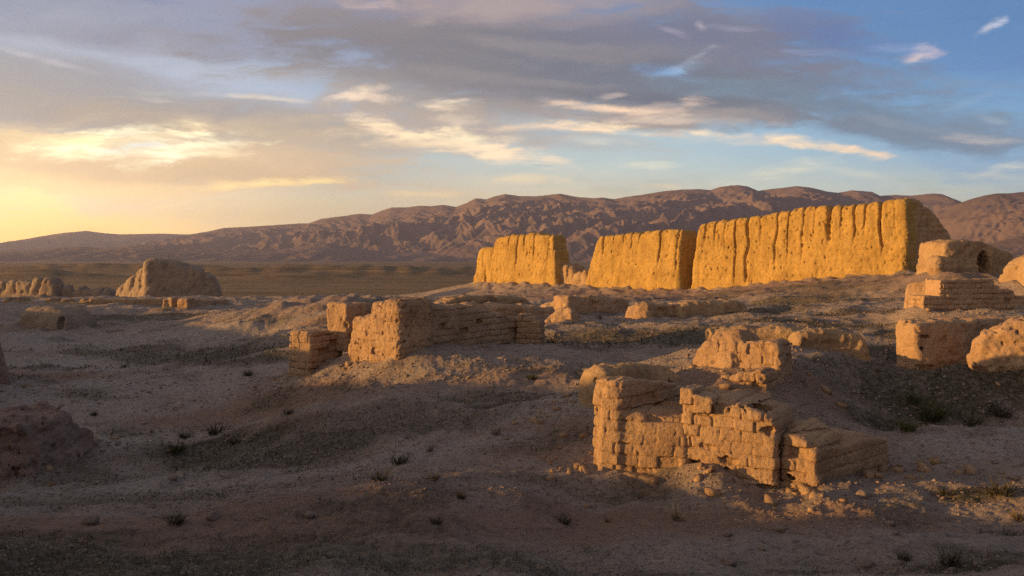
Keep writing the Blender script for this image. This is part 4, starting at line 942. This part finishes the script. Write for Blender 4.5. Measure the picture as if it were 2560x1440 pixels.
    ruin('left_block', None, None, [
        seg([(1488, 8.05), (1555, 7.92)], .46, [1212, 1220], [(1486,988),(1496,984),(1498,972),(1510,960),(1530,955),(1555,954)], bt=.05, r=.045, brick=1, ch=.110, bl=.36, gd=.024),
        seg([(1551, 7.96), (1720, 8.9)], .36, [1120, 1090], [(1551,955),(1600,950),(1660,954),(1700,962),(1720,968)], bt=.0, r=.03, brick=1, ch=.110, bl=.36, gd=.02),
        seg([(1486, 8.05), (1730, 7.72)], .8, [1214, 1222], [(1486,1022),(1540,1024),(1556,1026),(1575,1032),(1600,1042),(1640,1054),(1690,1060),(1730,1062)], bt=.06, r=.09, rise=.14, brick=1, ch=.110, bl=.36, gd=.022, miss=.02),
        seg([(1466, 8.14), (1566, 7.93)], .42, [1214, 1230], [(1466,1180),(1500,1180),(1566,1186)], bt=.05, r=.035, brick=.8, ch=.110, bl=.4)],
        .0105, 'brick', None, seed=73, blend=.02, cuts=[(P3(1516,1082,7.98), (.02,.06,.05))], **fg)
    ruin('loose_brick', 'brick sticking out of the foot of the wall', None, [
        seg([(1540, 7.86), (1640, 7.62)], .34, [1240, 1240], [(1540,1186),(1600,1192),(1640,1196)], bt=.02, r=.03, embed=.08),
        seg([(1642, 7.72), (1662, 7.7)], .25, [1236, 1236], [(1642,1192),(1652,1190),(1662,1204)], bt=.02, r=.03, embed=.08)],
        .0105, 'brick', None, seed=75, blend=.0, foot=False, **fg)
    ruin('centre_block', None, None, [
        seg([(1706, 7.78), (1942, 7.28)], .78, [1200, 1232], [(1700,996),(1732,997),(1734,1003),(1780,1006),(1790,1000),(1840,1012),(1880,1026),(1915,1040),(1932,1050),(1942,1062)], bt=.035, r=.05, t0=-.04, t1=.02, rise=.02, brick=1, ch=.110, bl=.36, gd=.026, miss=.035, brel=.028),
        seg([(1698, 7.76), (1731, 7.68)], .34, [1011, 1012], [(1698,969),(1731,973)], bt=0, r=.022, t0=.03, t1=0, embed=.0),
        seg([(1733, 7.66), (1781, 7.56)], .30, [1032, 1035], [(1733,987),(1760,990),(1781,996)], bt=.0, r=.022, t0=.0, t1=.0, embed=.0),
        seg([(1930, 7.5), (2024, 8.3)], .55, [1120, 1090], [(1930,1046),(1960,1036),(1990,1040),(2010,1052),(2024,1066)], bt=.05, r=.08)],
        .0098, 'brick', None, seed=77, blend=.012,
        cuts=[(P3(1762,1121,7.62), (.105,.09,.05)), (P3(1818,1155,7.5), (.11,.12,.055)), (P3(1822,1183,7.47), (.045,.14,.055)), (P3(1925,1079,7.32), (.085,.10,.05)), (P3(1745,1188,7.66), (.06,.09,.045)), (P3(1773,1190,7.6), (.05,.09,.04)),
              (P3(1782,1030,7.6), (.022,.08,.075)), (P3(1905,1222,7.3), (.16,.12,.03)), (P3(1714,1110,7.75), (.03,.08,.06)), (P3(1870,1020,7.42), (.018,.08,.07)), (P3(1827,1025,7.5), (.016,.08,.06))], **fg)
    ruin('right_block', None, None, [
        seg([(1947, 7.40), (2046, 7.14)], .62, [1205, 1208], [(1949,1084),(1970,1086),(1995,1094),(2020,1108),(2046,1124)], bt=.03, r=.04, rise=.14, brick=1, ch=.110, bl=.36, gd=.024),
        seg([(2042, 7.17), (2228, 8.02)], .55, [1210, 1184], [(2042,1122),(2120,1108),(2200,1096),(2228,1095)], bt=.02, r=.03, t1=.02, rise=.03, brick=1, ch=.110, bl=.36, gd=.018, miss=.0, brel=.015)],
        .0098, 'brick', None, seed=79, blend=.012, cuts=[(P3(1990,1190,7.36), (.10,.05,.04)), (P3(1973,1180,7.42), (.02,.08,.06))],
        adds=[(P3(2010,1092,7.72), (.26,.22,.16))], **fg)
# ------------------------------------------------------------------ plants, stones, ground cover
def blade_mesh(n, hgt, spread, width, seed, bend=.5, flat=0.0, nseg=3, twig=False):
    rs = np.random.RandomState(seed)
    V, Q = [], []
    for b in range(n):
        az = rs.rand()*6.283; tilt = (rs.rand()**.7)*(1.25 if not twig else 1.1) + flat*.3
        r0 = rs.rand()**.6*spread*.35
        p = np.array([math.cos(az)*r0, math.sin(az)*r0, -.02])
        if rs.rand() < .3: az += rs.randn()*1.2
        L = hgt*(.45+.6*rs.rand()); w = width*(.6+.7*rs.rand())
        side = np.array([-math.sin(az), math.cos(az), 0.])
        if rs.rand() < .5: side = side*.4 + np.array([0, 0, .0]) + np.array([math.cos(az), math.sin(az), 0])*.9*(1 if rs.rand() < .5 else -1)
        base = len(V)
        for k in range(nseg+1):
            f = k/nseg
            t = tilt*.55 + f*bend*tilt
            ww = w*(1-f*.85)
            V.append(p - side*ww/2); V.append(p + side*ww/2)
            p = p + L/nseg*np.array([math.cos(az)*math.sin(t), math.sin(az)*math.sin(t), math.cos(t)])
            if twig: az += rs.randn()*.35
        for k in range(nseg):
            a = base+2*k; Q.append((a, a+1, a+3, a+2))
    return mesh_from('tuft', np.array(V), np.array(Q), smooth=False)

TUFTS = [ # column, row, depth guess, kind, size m, label
 (1240,1088,9.7,'dry',.20,'spiky dry tuft alone on the slope left of the foreground wall, nearest the wall'),
 (1075,1128,9.2,'dry',.17,'small dry tuft on the middle slope, uphill of the dark bushy tuft'),
 (1000,1160,8.95,'dark',.22,'dark bushy twig tuft at the foot of the middle slope'),
 (952,1203,7.05,'dark',.15,'dark tuft on the crest of the foreground bank, below the bushy tuft'),
 (1153,1246,6.5,'dark',.10,'flat little tuft on the front of the foreground bank'),
 (540,1085,12,'dark',.30,'widest dark shrub on the shaded left valley floor'),
 (442,1130,10.8,'olive',.22,'olive tuft standing alone on the left valley floor'),
 (585,1110,11.2,'dark',.18,'small dark tuft just right of the widest valley shrub'),
 (462,1095,11.8,'dark',.20,'dark tuft between the widest shrub and the olive tuft'),
 (720,1035,12.6,'dark',.16,'single dark tuft on the left valley slope under the brick ruin'),
 (235,1040,13,'dark',.14,'tiny dark tuft in the valley right of the red brown stump'),
 (310,918,18.4,'dark',.16,'distant dark speck of scrub on the pale left flat'),
 (1090,1310,5.6,'dark',.09,'low dark tuft low on the bank under the middle slope'),
 (1410,1310,6.0,'dark',.12,'sprawling dry tuft below the foreground wall, leftmost of three'),
 (1520,1306,6.05,'dry',.10,'short dry tuft below the foreground wall, middle of three'),
 (1695,1302,6.1,'dry',.17,'fanned straw tuft below the foreground wall, rightmost of three'),
 (1600,1248,7.3,'dry',.14,'straw tuft at the foot of the wall under the loose brick'),
 (1440,800,22.4,'straw',.26,'pale straw tuft beside the rounded brick lump'),
 (1500,797,24,'straw',.24,'pale straw tuft in front of the tallest low wall'),
 (1375,857,18.4,'dark',.26,'dark scrub bush right of the end stub of the brick ruin'),
 (1505,935,13.3,'olive',.22,'olive bush left above the rounded shaded wall stub'),
 (1330,948,13,'olive',.16,'faint olive tuft on the slope behind the middle crest'),
 (2330,1050,11.2,'olive',.38,'tallest olive bush in the dark hollow at the right'),
 (2270,1078,10.5,'olive',.20,'olive bush on the rim of the right hollow, beside the mound crest'),
 (2285,1010,11.9,'olive',.22,'olive bush high in the right hollow, above the tallest bush'),
 (2500,1040,11.4,'dark',.32,'dark bush at the right end of the hollow'),
 (2430,1065,10.9,'dark',.22,'dark bush between the tallest olive bush and the right end bush'),
 (2500,1235,6.8,'dark',.20,'dark thorny bush on the mound near the right edge'),
 (2365,1238,6.9,'dark',.13,'flat dead tuft on the mound, left of the thorny bush'),
 (2545,1300,5.8,'straw',.18,'straw coloured tuft cut off by the right edge'),
 (2375,1412,4.75,'dark',.15,'dark green tuft at the bottom right of the picture'),
 (2260,1400,4.9,'dark',.10,'small dark tuft left of the bottom right green tuft'),
 (2195,930,12.3,'straw',.14,'line of straw grass along the ridge right of the roofless room'),
 (620,940,17,'olive',.18,'olive tuft on the pale flat left of the brick ruin'),
 (440,1310,5.9,'dark',.14,'dark clump on the shaded foreground bank at the left'),
 (1085,1200,8.2,'dark',.10,'tiny dark tuft in the dip behind the foreground bank'),
]
STONES = [(432,1199,9.3,.055,'dark lone stone on the shaded left valley floor'),(2156,1243,6.9,.05,'pale stone on the earth below the right block of the wall'),(1954,1330,6.0,.045,'dark stone below the middle of the foreground wall'),
 (1818,1338,5.9,.03,'small stone left of the dark stone below the wall'),(1822,1412,4.95,.045,'stone at the bottom edge right of centre'),(2162,1419,4.8,.055,'largest round stone at the bottom right'),
 (2226,1314,5.9,.035,'small reddish stone on the slope right of the foreground wall'),(534,1295,6.3,.05,'stone on the crest of the shaded left bank'),(229,1308,6.1,.06,'pale angular stone on the dark left bank'),(773,1292,6.0,.035,'small dark stone halfway along the foreground bank'),
 (2536,1200,7.3,.04,'pinkish stone by the right edge above the thorny bush'),(1905,1375,5.4,.025,'tiny stone below the dark stone'),(2240,1335,5.7,.025,'tiny stone beside the small reddish stone')]
def hit(px, py, Y0):
    """walk along the line of sight until it meets the ground"""
    Y = np.linspace(Y0*.62, Y0*1.7, 900)
    x = X_of(px, Y); z = Z_of(py, Y)
    g = ground_z(x, Y, True)
    below = z < g
    i = np.argmin(np.abs(Y - Y0))
    cr = np.nonzero(below[1:] & ~below[:-1])[0]
    if len(cr): i = cr[0] + 1
    return float(x[i]), float(Y[i]), float(g[i])
def build_plants():
    var = {}
    kinds = {'dry': ('straw', 46, .55, .011, False), 'straw': ('straw', 70, .5, .010, False), 'dark': ('dark_scrub', 75, .8, .012, True), 'olive': ('olive_scrub', 110, .8, .013, True)}
    for kd, (mt, n, sp, wd, tw) in kinds.items():
        for s in range(3):
            me = blade_mesh(n, 1.0, sp, wd*3.4, 100+s+len(kd)*7, twig=tw, nseg=4 if tw else 3)
            me.materials.append(M[mt]); var[kd, s] = me
    rs = np.random.RandomState(5)
    for i, (px, py, Y, kd, sz, lab) in enumerate(TUFTS):
        x, y, z = hit(px, py, Y)
        nm = {'dry': 'grass_tuft', 'straw': 'straw_tuft', 'dark': 'scrub_tuft', 'olive': 'scrub_bush'}[kd]
        o = link(nm, var[kd, i % 3], None, None, (x, y, z), rs.rand()*6.28)
        wide = 1.5 if kd in ('dark', 'olive') else 1.1
        sz *= .85
        o.scale = (sz*wide*(.9+.3*rs.rand()), sz*wide, sz*(.8+.3*rs.rand()))
        tag(o, lab, 'plant', 'scattered desert tufts')
    # stones
    import bmesh
    sm = []
    for s in range(4):
        bm = bmesh.new(); bmesh.ops.create_icosphere(bm, subdivisions=4, radius=1)
        for v in bm.verts:
            c = v.co; q = 1 + .35*float(noise3(np.array([c.x*1.1+s*9]), np.array([c.y*1.1]), np.array([c.z*1.1]), s)[0]) + .10*float(noise3(np.array([c.x*3+s*9]), np.array([c.y*3]), np.array([c.z*3]), s)[0])
            v.co = c*q; v.co.z *= .72
        me = bpy.data.meshes.new('stone'); bm.to_mesh(me); bm.free()
        me.polygons.foreach_set('use_smooth', [True]*len(me.polygons)); me.materials.append(M['stone']); sm.append(me)
    for i, (px, py, Y, r, lab) in enumerate(STONES):
        x, y, z = hit(px, py, Y)
        o = link('stone', sm[i % 4], None, None, (x, y, z + r*.35), rs.rand()*6.28)
        o.scale = (r*1.15, r*.9, r); tag(o, lab, 'stone', 'loose stones on the ground')
def in_wall(x, y):
    v = np.zeros(len(x), bool)
    for g in FOOT:
        dx = x-g['a'][0]; dy = y-g['a'][1]
        s = dx*g['d'][0]+dy*g['d'][1]; w = dx*g['n'][0]+dy*g['n'][1]
        v |= (s > -.02) & (s < g['L']+.02) & (w > -.02) & (w < g['th']+.02)
    return v
def near_wall(x, y):
    v = np.full(len(x), 9.0)
    for g in FOOT:
        dx = x-g['a'][0]; dy = y-g['a'][1]
        s = dx*g['d'][0]+dy*g['d'][1]; w = dx*g['n'][0]+dy*g['n'][1]
        v = np.minimum(v, np.hypot(np.maximum(np.maximum(-s, s-g['L']), 0), np.maximum(np.maximum(-w, w-g['th']), 0)))
    return v
def build_cover():
    rs = np.random.RandomState(11)
    # clay clods and grit
    n = 90000
    r = np.exp(rs.uniform(math.log(4.0), math.log(32), n)); a = np.radians(rs.uniform(-36, 36, n))
    x = r*np.sin(a); y = r*np.cos(a)
    pat = fbm2(x/1.3, y/1.3, 4, 121)
    nw = near_wall(x, y)
    keep = (rs.rand(n) < np.clip(.35 + 1.2*pat + .7*np.exp(-nw/.4), .06, 1)) & ~in_wall(x, y)
    x, y, r = x[keep], y[keep], r[keep]; n = len(x)
    z = ground_z(x, y)
    sz = (.0045 + .016*rs.rand(n)**4) * np.clip(r/7, .8, 2.2)
    base = np.array([(0,0,1),(.9,0,.1),(.25,.85,.0),(-.75,.55,.1),(-.7,-.6,0),(.3,-.9,.1),(0,0,-.8)], float)
    tri = np.array([(0,1,2),(0,2,3),(0,3,4),(0,4,5),(0,5,1),(6,2,1),(6,3,2),(6,4,3),(6,5,4),(6,1,5)])
    an = rs.rand(n)*6.283; ca, sa = np.cos(an), np.sin(an)
    B = base[None]*(1 + .5*(rs.rand(n, 7, 3)-.5))*sz[:, None, None]*np.array([1.3,1,.75])
    V = np.stack([B[..., 0]*ca[:, None]-B[..., 1]*sa[:, None]+x[:, None], B[..., 0]*sa[:, None]+B[..., 1]*ca[:, None]+y[:, None], B[..., 2]+z[:, None]], -1).reshape(-1, 3)
    T = (tri[None]+(np.arange(n)*7)[:, None, None]).reshape(-1, 3)
    o = link('gravel', mesh_from('gravel', V, None, T, smooth=False), M['clod']); tag(o, kind='stuff')
    # crumbled brick lying round the feet of the walls
    n = 60000
    r2 = np.exp(rs.uniform(math.log(5.5), math.log(32), n)); a = np.radians(rs.uniform(-36, 36, n))
    x = r2*np.sin(a); y = r2*np.cos(a); nw = near_wall(x, y)
    keep = (rs.rand(n) < .30*np.exp(-nw/.28)*sstep(-.15, .3, fbm2(x/.8, y/.8, 3, 141))) & ~in_wall(x, y)
    x, y = x[keep], y[keep]; n = len(x); z = ground_z(x, y)
    sz = .010 + .045*rs.rand(n)**3.5
    box = np.array([(i, j, k) for i in (-1, 1) for j in (-1, 1) for k in (-1, 1)], float)
    bt = np.array([(0,1,3),(0,3,2),(4,6,7),(4,7,5),(0,4,5),(0,5,1),(2,3,7),(2,7,6),(0,2,6),(0,6,4),(1,5,7),(1,7,3)])
    an = rs.rand(n)*6.283; ca, sa = np.cos(an), np.sin(an); tl = rs.randn(n)*.35
    B = box[None]*(1 + .55*(rs.rand(n, 8, 3)-.5))*sz[:, None, None]*np.array([1.2,.9,.6])
    B[..., 2] += B[..., 0]*tl[:, None]
    V = np.stack([B[..., 0]*ca[:, None]-B[..., 1]*sa[:, None]+x[:, None], B[..., 0]*sa[:, None]+B[..., 1]*ca[:, None]+y[:, None], B[..., 2]+z[:, None]+sz[:, None]*.2], -1).reshape(-1, 3)
    T = (bt[None]+(np.arange(n)*8)[:, None, None]).reshape(-1, 3)
    o = link('rubble', mesh_from('rubble', V, None, T, smooth=False), M['brick']); tag(o, kind='stuff')
    # matted dry scrub, only where the cover mask says so
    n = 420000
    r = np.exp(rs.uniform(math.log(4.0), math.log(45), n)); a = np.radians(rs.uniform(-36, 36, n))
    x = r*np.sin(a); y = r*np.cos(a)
    p = veg_shade_mask(x, y)*(.35+.65*sstep(-.1, .35, fbm2(x/.28, y/.28, 3, 131)))
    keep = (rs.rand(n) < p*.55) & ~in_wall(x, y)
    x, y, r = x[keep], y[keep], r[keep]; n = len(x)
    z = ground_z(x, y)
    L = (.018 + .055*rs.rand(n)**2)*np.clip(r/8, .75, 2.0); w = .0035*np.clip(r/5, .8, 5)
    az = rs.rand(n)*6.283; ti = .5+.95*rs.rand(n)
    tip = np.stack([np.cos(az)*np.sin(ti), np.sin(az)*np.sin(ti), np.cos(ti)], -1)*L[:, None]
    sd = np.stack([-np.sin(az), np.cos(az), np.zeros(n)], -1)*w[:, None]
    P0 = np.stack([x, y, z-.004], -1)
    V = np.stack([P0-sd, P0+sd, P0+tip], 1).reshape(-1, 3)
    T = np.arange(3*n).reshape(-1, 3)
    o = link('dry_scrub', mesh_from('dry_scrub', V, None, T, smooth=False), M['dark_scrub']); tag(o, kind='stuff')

# ------------------------------------------------------------------ assemble
import time
_t = time.time()
make_materials()
build_camera(); build_sky(); build_haze()
build_ruins(); print('ruins', round(time.time()-_t, 1))
build_ground(); print('ground', round(time.time()-_t, 1))
build_mountains(); print('mountains', round(time.time()-_t, 1))
build_plants(); build_cover(); print('plants', round(time.time()-_t, 1))
SC.view_settings.view_transform = 'Standard'; SC.view_settings.look = 'None'
SC.view_settings.exposure = EXPO; SC.view_settings.gamma = 1
SC.render.engine = 'CYCLES'
SC.cycles.use_denoising = False
SC.cycles.max_bounces = 5; SC.cycles.diffuse_bounces = 3; SC.cycles.volume_bounces = 0
